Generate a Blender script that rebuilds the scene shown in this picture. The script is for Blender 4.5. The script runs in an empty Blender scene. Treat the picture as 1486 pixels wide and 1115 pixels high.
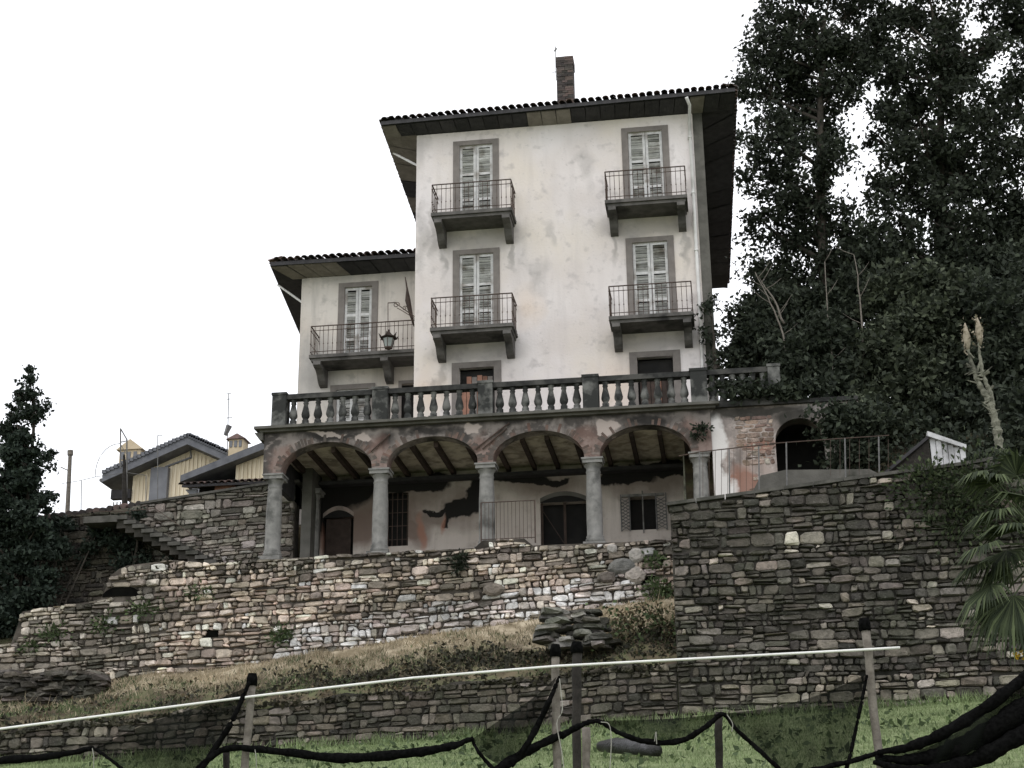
import bpy, bmesh, math, random
import numpy as np
from mathutils import Vector, Matrix

# ------------------------------------------------------------------ camera, sky, sun, exposure
SC = bpy.context.scene
F, PITCH, YAW, ROLL = 2200.0, math.radians(19.8), math.radians(7.9), -0.011
cam_d = bpy.data.cameras.new('camera')
cam = bpy.data.objects.new('camera', cam_d)
SC.collection.objects.link(cam)
CROT = (Matrix.Rotation(YAW, 3, 'Z') @ Matrix.Rotation(math.pi/2+PITCH, 3, 'X') @ Matrix.Rotation(ROLL, 3, 'Z'))
CLOC = Vector((0, 0, 1.6))
cam.matrix_world = Matrix.Translation(CLOC) @ CROT.to_4x4()
cam_d.sensor_width = 36.0
cam_d.lens = 36.0*F/1486.0
cam_d.clip_start = 0.1
cam_d.clip_end = 2000
SC.camera = cam

W = bpy.data.worlds.new('World'); SC.world = W; W.use_nodes = True
wn = W.node_tree; wn.nodes.clear()
SUN_EL, SUN_AZ = math.radians(55), math.radians(200)
sky = wn.nodes.new('ShaderNodeTexSky'); sky.sky_type = 'NISHITA'; sky.sun_disc = False
sky.sun_elevation = SUN_EL; sky.sun_rotation = SUN_AZ
bg1 = wn.nodes.new('ShaderNodeBackground'); bg1.inputs[1].default_value = 0.05
bg2 = wn.nodes.new('ShaderNodeBackground')
tc = wn.nodes.new('ShaderNodeTexCoord'); nz = wn.nodes.new('ShaderNodeTexNoise')
nz.inputs['Scale'].default_value = 2.0; nz.inputs['Detail'].default_value = 4
rm = wn.nodes.new('ShaderNodeValToRGB')
rm.color_ramp.elements[0].color = (1.0, .985, .975, 1); rm.color_ramp.elements[1].color = (0.97, .96, .955, 1)
bg2.inputs[1].default_value = 1.36
add = wn.nodes.new('ShaderNodeAddShader'); wo = wn.nodes.new('ShaderNodeOutputWorld')
L = wn.links.new
L(sky.outputs[0], bg1.inputs[0]); L(tc.outputs['Generated'], nz.inputs['Vector']); L(nz.outputs[0], rm.inputs[0])
L(rm.outputs[0], bg2.inputs[0]); L(bg1.outputs[0], add.inputs[0]); L(bg2.outputs[0], add.inputs[1]); L(add.outputs[0], wo.inputs[0])

sun_d = bpy.data.lights.new('sun', 'SUN'); sun_d.energy = 0.6; sun_d.angle = math.radians(25); sun_d.color = (1, .97, .93)
sun = bpy.data.objects.new('sun', sun_d); SC.collection.objects.link(sun)
sdir = Vector((math.sin(SUN_AZ)*math.cos(SUN_EL), math.cos(SUN_AZ)*math.cos(SUN_EL), math.sin(SUN_EL)))
sun.rotation_euler = sdir.to_track_quat('Z', 'Y').to_euler(); sun.location = (0, -20, 60)
SC.view_settings.view_transform = 'Standard'; SC.view_settings.look = 'None'
SC.view_settings.exposure = 0.0; SC.view_settings.gamma = 1.0

rng = random.Random(7)
NP = np.random.default_rng(7)

# ------------------------------------------------------------------ measuring helpers
def ray(px, py): return CROT @ Vector(((px-743)/F, -(py-557.5)/F, -1))
def PY(px, py, Y):
    d = ray(px, py); return CLOC + d*((Y-CLOC.y)/d.y)
def PZ(px, py, Z):
    d = ray(px, py); return CLOC + d*((Z-CLOC.z)/d.z)
def PG(px, py, y0=20., y1=36.):
    for y in np.arange(y0, y1, .05):
        p = PY(px, py, float(y))
        if p.z <= ground_z(p.x, p.y): return p
    return p
CINV = CROT.transposed()
def in_frame(p):
    v = CINV @ (Vector(p)-CLOC)
    if v.z >= 0: return False
    x, y = 743+F*v.x/-v.z, 557.5-F*v.y/-v.z
    return -5 < x < 1491 and -5 < y < 1120
def lerp(a, b, t): return a+(b-a)*t
def pw(pts):
    xs = [p[0] for p in pts]; zs = [p[1] for p in pts]
    return lambda x: float(np.interp(x, xs, zs))

def smooth_path(pts, n=10):
    out = []; P_ = [Vector((x, y, 0)) for x, y in pts]; P_ = [P_[0]*2-P_[1]]+P_+[P_[-1]*2-P_[-2]]
    for i in range(1, len(P_)-2):
        for k in range(n):
            t_ = k/n; a, b, c, d = P_[i-1:i+3]
            out.append(.5*((2*b)+(-a+c)*t_+(2*a-5*b+4*c-d)*t_*t_+(-a+3*b-3*c+d)*t_**3))
    out.append(P_[-2]); return [(p.x, p.y) for p in out]

# ------------------------------------------------------------------ mesh builder
class MB:
    def __init__(s): s.v = []; s.f = []; s.c = []
    def face(s, idx, col=(1, 1, 1)): s.f.append(idx); s.c.append(col)
    def box(s, x0, x1, y0, y1, z0, z1, col=(1, 1, 1)):
        b = len(s.v)
        s.v += [(x0,y0,z0),(x1,y0,z0),(x1,y1,z0),(x0,y1,z0),(x0,y0,z1),(x1,y0,z1),(x1,y1,z1),(x0,y1,z1)]
        for q in ((0,3,2,1),(4,5,6,7),(0,1,5,4),(1,2,6,5),(2,3,7,6),(3,0,4,7)): s.face([b+i for i in q], col)
        return s
    def quad(s, a, b, c, d, col=(1, 1, 1)):
        n = len(s.v); s.v += [tuple(a), tuple(b), tuple(c), tuple(d)]; s.face([n, n+1, n+2, n+3], col); return s
    def tube(s, pts, r, n=6, col=(1, 1, 1), cap=True):
        pts = [Vector(p) for p in pts]
        rs = r if isinstance(r, (list, tuple)) else [r]*len(pts)
        rings = []
        for i, p in enumerate(pts):
            t = (pts[min(i+1, len(pts)-1)]-pts[max(i-1, 0)])
            if t.length < 1e-9: t = Vector((0, 0, 1))
            t.normalize()
            a = Vector((0, 0, 1)) if abs(t.z) < .9 else Vector((1, 0, 0))
            u = t.cross(a).normalized(); w = t.cross(u)
            b = len(s.v)
            for k in range(n):
                an = 2*math.pi*(k+.5)/n
                s.v.append(tuple(p+(u*math.cos(an)+w*math.sin(an))*rs[i]))
            rings.append(b)
        for i in range(len(rings)-1):
            for k in range(n):
                s.face([rings[i]+k, rings[i]+(k+1) % n, rings[i+1]+(k+1) % n, rings[i+1]+k], col)
        if cap:
            s.face([rings[0]+k for k in range(n)][::-1], col); s.face([rings[-1]+k for k in range(n)], col)
        return s
    def lathe(s, cx, cy, prof, n=12, col=(1, 1, 1)):
        rings = []
        for r, z in prof:
            b = len(s.v); rings.append(b)
            for k in range(n):
                a = 2*math.pi*(k+.5)/n; s.v.append((cx+r*math.cos(a), cy+r*math.sin(a), z))
        for i in range(len(rings)-1):
            for k in range(n): s.face([rings[i]+k, rings[i]+(k+1) % n, rings[i+1]+(k+1) % n, rings[i+1]+k], col)
        s.face([rings[0]+k for k in range(n)][::-1], col); s.face([rings[-1]+k for k in range(n)], col)
        return s
    def prism_x(s, prof, x0, x1, col=(1, 1, 1)):          # profile in (y, z), extruded along x
        n = len(prof); b = len(s.v)
        s.v += [(x0, y, z) for y, z in prof]+[(x1, y, z) for y, z in prof]
        for k in range(n): s.face([b+k, b+(k+1) % n, b+n+(k+1) % n, b+n+k], col)
        s.face([b+k for k in range(n)][::-1], col); s.face([b+n+k for k in range(n)], col); return s
    def prism_y(s, prof, y0, y1, col=(1, 1, 1)):          # profile in (x, z)
        n = len(prof); b = len(s.v)
        s.v += [(x, y0, z) for x, z in prof]+[(x, y1, z) for x, z in prof]
        for k in range(n): s.face([b+k, b+(k+1) % n, b+n+(k+1) % n, b+n+k], col)
        s.face([b+k for k in range(n)][::-1], col); s.face([b+n+k for k in range(n)], col); return s
    def add(s, vs, fs, col=(1, 1, 1)):
        b = len(s.v); s.v += [tuple(v) for v in vs]
        for f in fs: s.face([b+i for i in f], col)
    def mesh(s, name, mat, smooth=False, fix=True):
        m = bpy.data.meshes.new(name); m.from_pydata(s.v, [], s.f)
        if any(c != (1, 1, 1) for c in s.c):
            ca = m.color_attributes.new('Col', 'FLOAT_COLOR', 'CORNER')
            arr = []
            for f, c in zip(s.f, s.c): arr += [c[0], c[1], c[2], 1.0]*len(f)
            ca.data.foreach_set('color', arr)
        if fix:
            bm = bmesh.new(); bm.from_mesh(m); bmesh.ops.recalc_face_normals(bm, faces=bm.faces); bm.to_mesh(m); bm.free()
        if smooth: m.polygons.foreach_set('use_smooth', [True]*len(m.polygons))
        m.materials.append(mat); m.update(); return m
    def build(s, name, mat, parent=None, smooth=False, kind=None, fix=True):
        o = bpy.data.objects.new(name, s.mesh(name, mat, smooth, fix)); link(o, parent)
        if kind: o['kind'] = kind
        return o
def link(o, parent=None):
    SC.collection.objects.link(o)
    if parent is not None: o.parent = parent
    return o
def inst(name, me, parent, loc=(0, 0, 0), rot=(0, 0, 0), scale=(1, 1, 1)):
    o = bpy.data.objects.new(name, me); link(o, parent); o.location = loc; o.rotation_euler = rot; o.scale = scale; return o
def tag(o, label, cat, group=None):
    o['label'] = label; o['category'] = cat
    if group: o['group'] = group
    return o
def thing(name, label, cat, group=None):
    return tag(link(bpy.data.objects.new(name, None)), label, cat, group)

# ------------------------------------------------------------------ materials
class NT:
    def __init__(s, name, rough=.85, spec=.25):
        s.m = bpy.data.materials.new(name); s.m.use_nodes = True; s.t = s.m.node_tree
        s.b = s.t.nodes['Principled BSDF']; s.b.inputs['Roughness'].default_value = rough
        s.b.inputs['Specular IOR Level'].default_value = spec
        s.geo = s.t.nodes.new('ShaderNodeNewGeometry')
    def n(s, t): return s.t.nodes.new('ShaderNode'+t)
    def l(s, a, b): s.t.links.new(a, b)
    def pos(s, sx=1, sy=1, sz=1):
        v = s.n('VectorMath'); v.operation = 'MULTIPLY'; s.l(s.geo.outputs['Position'], v.inputs[0]); v.inputs[1].default_value = (sx, sy, sz); return v.outputs[0]
    def noise(s, sc, det=5, vec=None, rough=.55):
        q = s.n('TexNoise'); q.inputs['Scale'].default_value = sc; q.inputs['Detail'].default_value = det; q.inputs['Roughness'].default_value = rough
        s.l(vec if vec is not None else s.geo.outputs['Position'], q.inputs['Vector']); return q.outputs[0]
    def rng(s, val, a, b, c=0., d=1.):
        q = s.n('MapRange'); q.clamp = True; s.l(val, q.inputs[0])
        for i, x in zip((1, 2, 3, 4), (a, b, c, d)): q.inputs[i].default_value = x
        return q.outputs[0]
    def math(s, op, a, b=None):
        q = s.n('Math'); q.operation = op
        for i, x in enumerate((a, b)):
            if x is None: continue
            if isinstance(x, (int, float)): q.inputs[i].default_value = x
            else: s.l(x, q.inputs[i])
        return q.outputs[0]
    def mix(s, fac, a, b, mode='MIX'):
        q = s.n('Mix'); q.data_type = 'RGBA'; q.blend_type = mode
        for sock, x in ((q.inputs[0], fac), (q.inputs[6], a), (q.inputs[7], b)):
            if isinstance(x, (int, float)): sock.default_value = x
            elif isinstance(x, tuple): sock.default_value = (*x, 1)
            else: s.l(x, sock)
        return q.outputs[2]
    def attr(s, name='Col'):
        q = s.n('Attribute'); q.attribute_name = name; return q.outputs[0]
    def blotch(s, items, amp=.5, sc=1.5, soft=.25):
        nv = s.n('TexNoise'); nv.inputs['Scale'].default_value = sc; nv.inputs['Detail'].default_value = 6
        s.l(s.geo.outputs['Position'], nv.inputs['Vector'])
        v = s.n('VectorMath'); v.operation = 'MULTIPLY_ADD'; s.l(nv.outputs[1], v.inputs[0]); v.inputs[1].default_value = (amp*2,)*3
        w = s.n('VectorMath'); w.operation = 'SUBTRACT'; s.l(s.geo.outputs['Position'], w.inputs[0]); w.inputs[1].default_value = (amp,)*3
        s.l(w.outputs[0], v.inputs[2])
        acc = None
        for (x, z, rx, rz) in items:
            a = s.n('VectorMath'); a.operation = 'SUBTRACT'; s.l(v.outputs[0], a.inputs[0]); a.inputs[1].default_value = (x, 0, z)
            b = s.n('VectorMath'); b.operation = 'MULTIPLY'; s.l(a.outputs[0], b.inputs[0]); b.inputs[1].default_value = (1/rx, 0, 1/rz)
            c = s.n('VectorMath'); c.operation = 'LENGTH'; s.l(b.outputs[0], c.inputs[0])
            k = s.rng(c.outputs[1], 1-soft, 1+soft, 1., 0.)
            acc = k if acc is None else s.math('MAXIMUM', acc, k)
        return acc
    def bump(s, h, strength=.3, dist=.02):
        q = s.n('Bump'); q.inputs['Strength'].default_value = strength; q.inputs['Distance'].default_value = dist
        s.l(h, q.inputs['Height']); s.l(q.outputs[0], s.b.inputs['Normal'])
    def out(s, col):
        if isinstance(col, tuple): s.b.inputs['Base Color'].default_value = (*col, 1)
        else: s.l(col, s.b.inputs['Base Color'])
        return s.m

def simple(name, a, b, sc=6, rough=.85, bump=.3, attr=False, dark=None, spec=.25, objrand=0.):
    t = NT(name, rough, spec); f = t.rng(t.noise(sc, 6), .35, .65); c = t.mix(f, a, b)
    if dark is not None: c = t.mix(t.rng(t.noise(sc*.3, 6), .52, .66), c, dark)
    if attr: c = t.mix(1., c, t.attr(), 'MULTIPLY')
    if objrand:
        oi = t.n('ObjectInfo'); k = t.rng(oi.outputs['Random'], 0, 1, 1-objrand, 1+objrand)
        hs = t.n('HueSaturation'); t.l(c, hs.inputs['Color']); t.l(k, hs.inputs['Value']); c = hs.outputs[0]
    if bump: t.bump(t.noise(sc*5, 4), bump)
    return t.out(c)

def plaster(name, base, light, dark, stains, streak=.45, yellow=None, rot=0.):
    t = NT(name, .92, .15)
    c = t.mix(t.rng(t.noise(.55, 8), .35, .65), base, light)
    if yellow: c = t.mix(t.math('MULTIPLY', t.rng(t.noise(.45, 5, t.pos(1, 1, .7)), .45, .65), .6), c, yellow)
    st = t.rng(t.noise(1.0, 7, t.pos(3.2, 3.2, .35)), .5, .72, 0, streak)
    c = t.mix(st, c, dark)
    c = t.mix(t.rng(t.noise(3.2, 8), .56, .72, 0, .5), c, dark)
    c = t.mix(t.rng(t.noise(11, 6), .62, .74, 0, .4), c, dark)
    if rot:
        c = t.mix(t.rng(t.noise(2.3, 9), .47, .58, 0, rot), c, dark); c = t.mix(t.rng(t.noise(4.5, 8, t.pos(1, 1, 1.6)), .58, .66, 0, rot), c, light)
    for col, items, amp, soft, op in stains:
        c = t.mix(t.math('MULTIPLY', t.blotch(items, amp, 1.6, soft), op), c, col)
    t.bump(t.noise(14, 8), .35, .02)
    return t.out(c)

def leafmat(name, a, b, trans=.25):
    t = NT(name, .7, .2)
    c = t.mix(t.math('POWER', t.geo.outputs['Random Per Island'], 1.6), a, tuple(v*1.25 for v in b))
    c = t.mix(t.rng(t.noise(.5, 3), .4, .6), c, t.mix(.35, c, (0.015, .02, .012)))
    t.out(c)
    tr = t.n('BsdfTranslucent'); t.l(c, tr.inputs[0]); mx = t.n('MixShader'); mx.inputs[0].default_value = trans
    o = t.t.nodes['Material Output']; t.l(t.b.outputs[0], mx.inputs[1]); t.l(tr.outputs[0], mx.inputs[2]); t.l(mx.outputs[0], o.inputs[0])
    return t.m

YF, YL, YW, YB = 39.5, 36.3, 31.5, 36.05
XL, XR = -8.28, 0.2
M = {}
M['plaster'] = plaster('house plaster', (.61, .56, .54), (.70, .66, .655), (.36, .335, .33), [
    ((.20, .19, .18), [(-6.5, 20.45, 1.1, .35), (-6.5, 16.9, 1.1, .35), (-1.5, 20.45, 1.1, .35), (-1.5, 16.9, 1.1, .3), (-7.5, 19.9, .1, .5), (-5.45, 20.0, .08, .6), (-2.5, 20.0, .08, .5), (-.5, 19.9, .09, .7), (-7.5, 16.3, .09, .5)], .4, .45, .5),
    ((.62, .47, .33), [(-7.9, 15.9, .4, .6), (-5.0, 18.2, .35, .5), (-2.6, 15.6, .6, .8)], .4, .7, .4),
    ((.24, .23, .22), [(-8.1, 20.6, .18, 1.2), (-8.15, 23.4, .25, .6), (-7.75, 21.0, .12, .8), (-3.2, 22.6, .25, .5), (-4.7, 19.2, .3, .5), (-4.4, 20.6, .15, .4)], .55, .4, .32)], .2, (.655, .59, .51))
M['wing_plaster'] = plaster('wing plaster', (.50, .45, .40), (.58, .54, .50), (.27, .255, .24), [
    ((.33, .32, .31), [(-11.6, 17.2, .7, 1.0), (-10.5, 20.4, 2, .3)], .4, .5, .7)], .5)
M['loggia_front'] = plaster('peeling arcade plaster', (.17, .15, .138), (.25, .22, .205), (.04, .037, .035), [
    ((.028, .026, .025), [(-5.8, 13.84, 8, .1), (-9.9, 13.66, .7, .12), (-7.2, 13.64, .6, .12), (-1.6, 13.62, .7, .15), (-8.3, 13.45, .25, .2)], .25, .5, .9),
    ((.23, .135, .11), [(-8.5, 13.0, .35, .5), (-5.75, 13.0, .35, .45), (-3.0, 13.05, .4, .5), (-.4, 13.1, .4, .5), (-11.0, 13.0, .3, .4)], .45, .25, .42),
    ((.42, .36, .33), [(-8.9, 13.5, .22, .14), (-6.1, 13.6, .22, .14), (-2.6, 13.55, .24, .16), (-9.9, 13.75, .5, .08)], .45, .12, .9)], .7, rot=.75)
M['loggia_back'] = plaster('loggia back plaster', (.46, .41, .37), (.57, .52, .48), (.24, .205, .18), [
    ((.15, .115, .095), [(-6.9, 12.5, .8, .6), (-7.5, 12.3, .6, .3), (-10.2, 12.7, 1.5, .8), (-4.6, 13.0, 1.2, .4), (-1.8, 13.0, 1.4, .45), (-8.3, 12.9, 1.3, .5)], .45, .5, .75),
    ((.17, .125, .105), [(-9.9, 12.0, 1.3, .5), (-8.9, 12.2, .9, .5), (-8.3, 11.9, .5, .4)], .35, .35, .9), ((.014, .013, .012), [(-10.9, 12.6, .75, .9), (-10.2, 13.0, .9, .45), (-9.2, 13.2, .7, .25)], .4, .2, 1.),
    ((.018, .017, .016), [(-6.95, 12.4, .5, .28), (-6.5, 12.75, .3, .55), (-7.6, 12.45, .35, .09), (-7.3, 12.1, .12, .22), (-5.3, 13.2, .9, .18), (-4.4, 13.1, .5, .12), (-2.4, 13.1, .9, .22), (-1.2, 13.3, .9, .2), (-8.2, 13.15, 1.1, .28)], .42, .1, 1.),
    ((.34, .17, .12), [(-8.0, 11.8, .1, .5), (-10.6, 11.6, .25, .5), (-7.4, 12.0, .07, .25), (-9.1, 11.6, .2, .4)], .2, .4, .7)], .45)
M['side_wall'] = plaster('peeling side wall', (.33, .27, .24), (.46, .42, .40), (.10, .09, .085), [
    ((.62, .60, .585), [(-.08, 12.4, .38, 1.4), (.1, 11.3, .4, 1.0)], .5, .12, .95),
    ((.24, .12, .085), [(.75, 11.8, .35, .5), (1.0, 12.8, .4, .2), (.5, 12.0, .1, .1)], .5, .2, .8),
    ((.03, .03, .026), [(1.0, 13.7, 1.6, .15), (2.0, 13.4, .5, .4), (.4, 11.2, .25, .15)], .3, .4, .9)], .5, rot=.5)
M['ceiling'] = plaster('loggia ceiling plaster', (.40, .35, .27), (.54, .49, .40), (.12, .10, .08), [], .5, rot=.55)
M['frame'] = simple('window surround', (.155, .14, .13), (.205, .185, .172), 4, .9, .3)
M['shutter'] = simple('weathered white paint', (.44, .44, .44), (.55, .545, .54), 8, .7, .25, dark=(.26, .24, .22))
M['slat'] = simple('weathered slat paint', (.42, .42, .415), (.56, .555, .55), 7, .7, .25, dark=(.22, .20, .18), objrand=.25)
M['dark'] = simple('dark interior', (.012, .012, .012), (.02, .019, .018), 3, .95, 0)
M['hole_shade'] = simple('painted hole shade', (.004, .004, .004), (.007, .007, .006), 3, 1., 0, spec=0.)  # near-black colour stands in for the shade inside wall holes
M['interior'] = simple('dim interior plaster', (.10, .09, .08), (.14, .125, .11), 1.5, .95, 0)
M['door_wood'] = simple('old red brown wood', (.20, .105, .075), (.30, .16, .115), 5, .8, .3, objrand=.3)
M['door_dark'] = simple('old dark wood', (.035, .025, .02), (.06, .042, .035), 5, .8, .3, objrand=.3)
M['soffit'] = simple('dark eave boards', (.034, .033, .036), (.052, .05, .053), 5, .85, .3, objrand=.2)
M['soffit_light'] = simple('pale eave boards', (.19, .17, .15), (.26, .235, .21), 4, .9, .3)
M['iron'] = simple('rusted iron', (.055, .04, .034), (.085, .058, .046), 12, .75, .2)
M['iron_grey'] = simple('grey iron', (.10, .10, .10), (.16, .155, .15), 10, .6, .2)
M['slab'] = simple('balcony stone', (.08, .076, .072), (.13, .122, .115), 4, .9, .4, dark=(.03, .029, .028))
M['white_pipe'] = simple('white painted pipe', (.62, .61, .60), (.72, .71, .70), 3, .5, .1, dark=(.45, .44, .42))
M['column'] = simple('grey column stone', (.17, .168, .16), (.235, .23, .218), 7, .9, .45, dark=(.09, .09, .085))
t = NT('lichen balustrade stone', .95, .1)
c_ = t.mix(t.rng(t.noise(2.2, 8), .46, .6), (.036, .037, .036), (.15, .15, .142))
t.bump(t.noise(30, 5), .4); M['balu'] = t.out(c_)
M['balu_dark'] = simple('black lichen coping', (.022, .022, .022), (.045, .045, .043), 6, .95, .4, dark=(.075, .073, .068))
t = NT('brick', .95, .1); oi = t.n('ObjectInfo')
rr = t.n('ValToRGB'); t.l(oi.outputs['Random'], rr.inputs[0])
for p, c in ((0., (.09, .07, .06)), (.3, (.15, .095, .08)), (.6, (.185, .13, .11))):
    e = rr.color_ramp.elements.new(p); e.color = (*c, 1)
rr.color_ramp.elements[0].color = (.07, .06, .055, 1); rr.color_ramp.elements[-1].color = (.22, .18, .16, 1)
c_ = t.mix(t.rng(t.noise(2.4, 6), .42, .55, 0, .85), rr.outputs[0], (.085, .077, .07))
t.bump(t.noise(25, 5), .5); M['brick'] = t.out(c_)
M['brick_attr'] = simple('chimney brick', (.7, .7, .7), (1, 1, 1), 5, .95, .5, attr=True)
t = NT('rubble stone', .93, .15)
c_ = t.mix(1., t.attr(), t.mix(t.rng(t.noise(7, 7), .3, .7), (.7, .7, .7), (1.3, 1.27, 1.25)), 'MULTIPLY')
c_ = t.mix(t.rng(t.noise(1.1, 7), .55, .68, 0, .4), c_, (.05, .048, .04)); c_ = t.mix(t.rng(t.noise(5, 7), .57, .7, 0, .4), c_, (.07, .066, .057))
c_ = t.mix(t.rng(t.noise(.7, 6), .5, .66, 0, .45), c_, (.06, .066, .045)); c_ = t.mix(t.rng(t.noise(22, 5), .6, .72, 0, .35), c_, (.30, .29, .26))
t.bump(t.noise(16, 9), 1., .04); M['stone'] = t.out(c_)
M['mortar'] = simple('wall core', (.055, .047, .039), (.12, .105, .09), 3, .95, .6, dark=(.03, .026, .022))
M['mortar_dark'] = simple('dark wall core', (.038, .035, .03), (.07, .064, .055), 3, .95, .6, dark=(.016, .016, .013))
M['coping'] = simple('wall coping', (.06, .058, .052), (.11, .105, .095), 4, .95, .5, dark=(.035, .036, .028))
M['concrete'] = simple('weathered concrete', (.085, .082, .073), (.125, .12, .108), 3, .95, .4, dark=(.045, .046, .037))
t = NT('clay tile', .9, .15); oi = t.n('ObjectInfo'); rr = t.n('ValToRGB'); t.l(oi.outputs['Random'], rr.inputs[0])
rr.color_ramp.elements[0].color = (.045, .04, .04, 1); rr.color_ramp.elements[-1].color = (.22, .15, .135, 1)
e = rr.color_ramp.elements.new(.55); e.color = (.075, .06, .057, 1)
M['tile'] = t.out(t.mix(t.rng(t.noise(6, 5), .45, .65, 0, .6), rr.outputs[0], (.05, .05, .045)))
M['bark'] = simple('bark', (.025, .022, .018), (.06, .052, .042), 8, .95, .6)
M['bark_pale'] = simple('pale stem bark', (.13, .132, .10), (.23, .228, .18), 11, .95, .9, dark=(.07, .07, .055))
M['wood_post'] = simple('grey weathered wood', (.12, .105, .09), (.20, .18, .155), 14, .9, .5)
M['wood_dark'] = simple('dark damp wood', (.016, .014, .012), (.034, .03, .026), 14, .9, .5)
M['leaf_tree'] = leafmat('dark tree leaf', (.016, .021, .014), (.042, .052, .034), .22)
M['leaf_shrub'] = leafmat('shrub leaf', (.016, .022, .015), (.052, .064, .042), .2)
M['leaf_pale'] = leafmat('paler shrub leaf', (.024, .031, .02), (.085, .10, .062), .2)
M['leaf_conifer'] = leafmat('conifer leaf', (.012, .02, .015), (.036, .05, .036), .15)
M['leaf_ivy'] = leafmat('ivy leaf', (.028, .042, .02), (.075, .095, .045), .2)
M['leaf_weed'] = leafmat('weed leaf', (.05, .075, .032), (.13, .175, .08), .25)
M['leaf_dry'] = leafmat('dry bank plants', (.045, .036, .022), (.15, .115, .065), .15)
M['leaf_dim'] = leafmat('dim bank plants', (.02, .018, .013), (.06, .055, .035), .15)
M['grass'] = leafmat('green grass', (.15, .20, .085), (.30, .37, .19), .3)
M['grass_dry'] = leafmat('straw grass', (.30, .25, .165), (.58, .495, .36), .3)
M['palm'] = leafmat('palm leaf', (.022, .032, .016), (.10, .125, .06), .2)
M['palm_trunk'] = simple('fibrous palm trunk', (.04, .03, .02), (.09, .07, .05), 14, .95, .8)
M['flower'] = simple('yellow flower', (.55, .33, .03), (.65, .42, .06), 9, .8, 0)
M['cream'] = simple('cream plume', (.22, .19, .14), (.34, .30, .23), 12, .9, .3)
t = NT('house cladding', .8); M['clad'] = t.out(t.mix(t.rng(t.noise(2, 4, t.pos(6, 6, .4)), .4, .6), (.60, .52, .38), (.72, .64, .49)))
M['clad_grey'] = simple('grey cladding', (.15, .155, .17), (.19, .195, .21), 3, .8, .1)
M['slate'] = simple('grey roof sheet', (.10, .105, .118), (.15, .155, .17), 3, .8, .2)
M['chim_cream'] = simple('cream chimney render', (.46, .38, .26), (.54, .45, .32), 4, .9, .2)
M['rail_white'] = simple('white plastic rail', (.66, .66, .63), (.76, .76, .73), 5, .45, .05)
M['floor'] = simple('pale bounce paving', (.30, .28, .25), (.40, .37, .33), 3, .9, .3)  # hidden floor made pale to bounce light up to the loggia ceiling
M['tin'] = simple('white corrugated sheet', (.42, .42, .43), (.56, .56, .57), 6, .6, .2, dark=(.22, .22, .22))
M['rope'] = simple('pale cord', (.22, .215, .19), (.36, .35, .31), 9, .9, .1)
M['log'] = simple('wet log', (.010, .0095, .009), (.055, .055, .06), 6, .45, 1.0, dark=(.008, .008, .007), spec=.4)
M['net_roll'] = simple('rolled black net', (.0025, .0025, .0025), (.007, .007, .007), 30, 1., .4, spec=.02)
t = NT('shade net', 1., .02); t.out((.006, .007, .006))
tr = t.n('BsdfTransparent'); mx = t.n('MixShader'); wv = t.n('TexNoise'); wv.inputs['Scale'].default_value = 4
t.l(t.geo.outputs['Position'], wv.inputs['Vector']); t.l(t.rng(wv.outputs[0], .35, .7, .66, .84), mx.inputs[0])
t.l(tr.outputs[0], mx.inputs[1]); t.l(t.b.outputs[0], mx.inputs[2]); t.l(mx.outputs[0], t.t.nodes['Material Output'].inputs[0]); M['net'] = t.m
t = NT('glass', .08, .5); t.b.inputs['Base Color'].default_value = (.02, .022, .024, 1); M['glass'] = t.m
t = NT('lantern glass', .2, .5); t.b.inputs['Base Color'].default_value = (.42, .47, .45, 1); t.b.inputs['Transmission Weight'].default_value = .5; M['lglass'] = t.m

# ------------------------------------------------------------------ ground
lawn_z = pw([(-200, 1.0), (-60, 3.5), (-15.5, 5.02), (-8.7, 5.22), (-1.1, 5.55), (5.8, 5.83), (60, 7.5), (200, 9)])
bank_lo = pw([(-200, 2), (-60, 4.5), (-19, 5.62), (-15.6, 5.76), (-8.8, 6.2), (-3.8, 6.56), (-1, 6.75)])
bank_hi = pw([(-200, 3), (-60, 5.5), (-18, 7.2), (-11.1, 7.84), (-4.3, 8.69), (-1, 9.1)])
def wob(x, y): return .07*math.sin(x*1.7+y*.9)+.05*math.sin(x*3.1-y*2.3+1)+.03*math.sin(x*6.3+y*5.1)
def ground_z(x, y):
    if y <= 31.62: return lerp(0.0, lawn_z(x), max(-1.5, y/31.5)) if y > 0 else .03*y
    if x < -.85:
        if y <= 36.2:
            k = (y-31.7)/(36.0-31.7); k = min(max(k, 0), 1)
            return lerp(bank_lo(x), bank_hi(x), k)+(wob(x, y) if 31.9 < y < 35.8 else 0)
        hi = pw([(36.3, 9.0), (38.7, 9.9), (38.95, 11.9), (41, 12.6), (60, 16.5), (100, 19), (160, 20), (400, 20)])(y)
        if x > -11.8 and y < 40.0: return 10.0
        if x < -11.8 and y < 38.75: return lerp(9.0, 10.2, (y-36.2)/2.2)+min(0, (x+12)*.1)
        return hi
    return pw([(31.7, 9.9), (36.2, 10.2), (38.0, 12.4), (39.4, 13.8), (46, 16.0), (60, 20), (90, 26), (140, 30), (400, 30)])(y)+(wob(x, y)*1.5 if y > 38 else 0)
xs = sorted(set([-400, -250, -150, -100, -70, -50, -40, -32, -26, -22]+[round(v, 3) for v in np.arange(-20, 12.01, .4)]+[-.9, -.8, -11.85, -11.75, 14, 18, 24, 32, 45, 70, 110, 180, 300, 400]))
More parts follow.
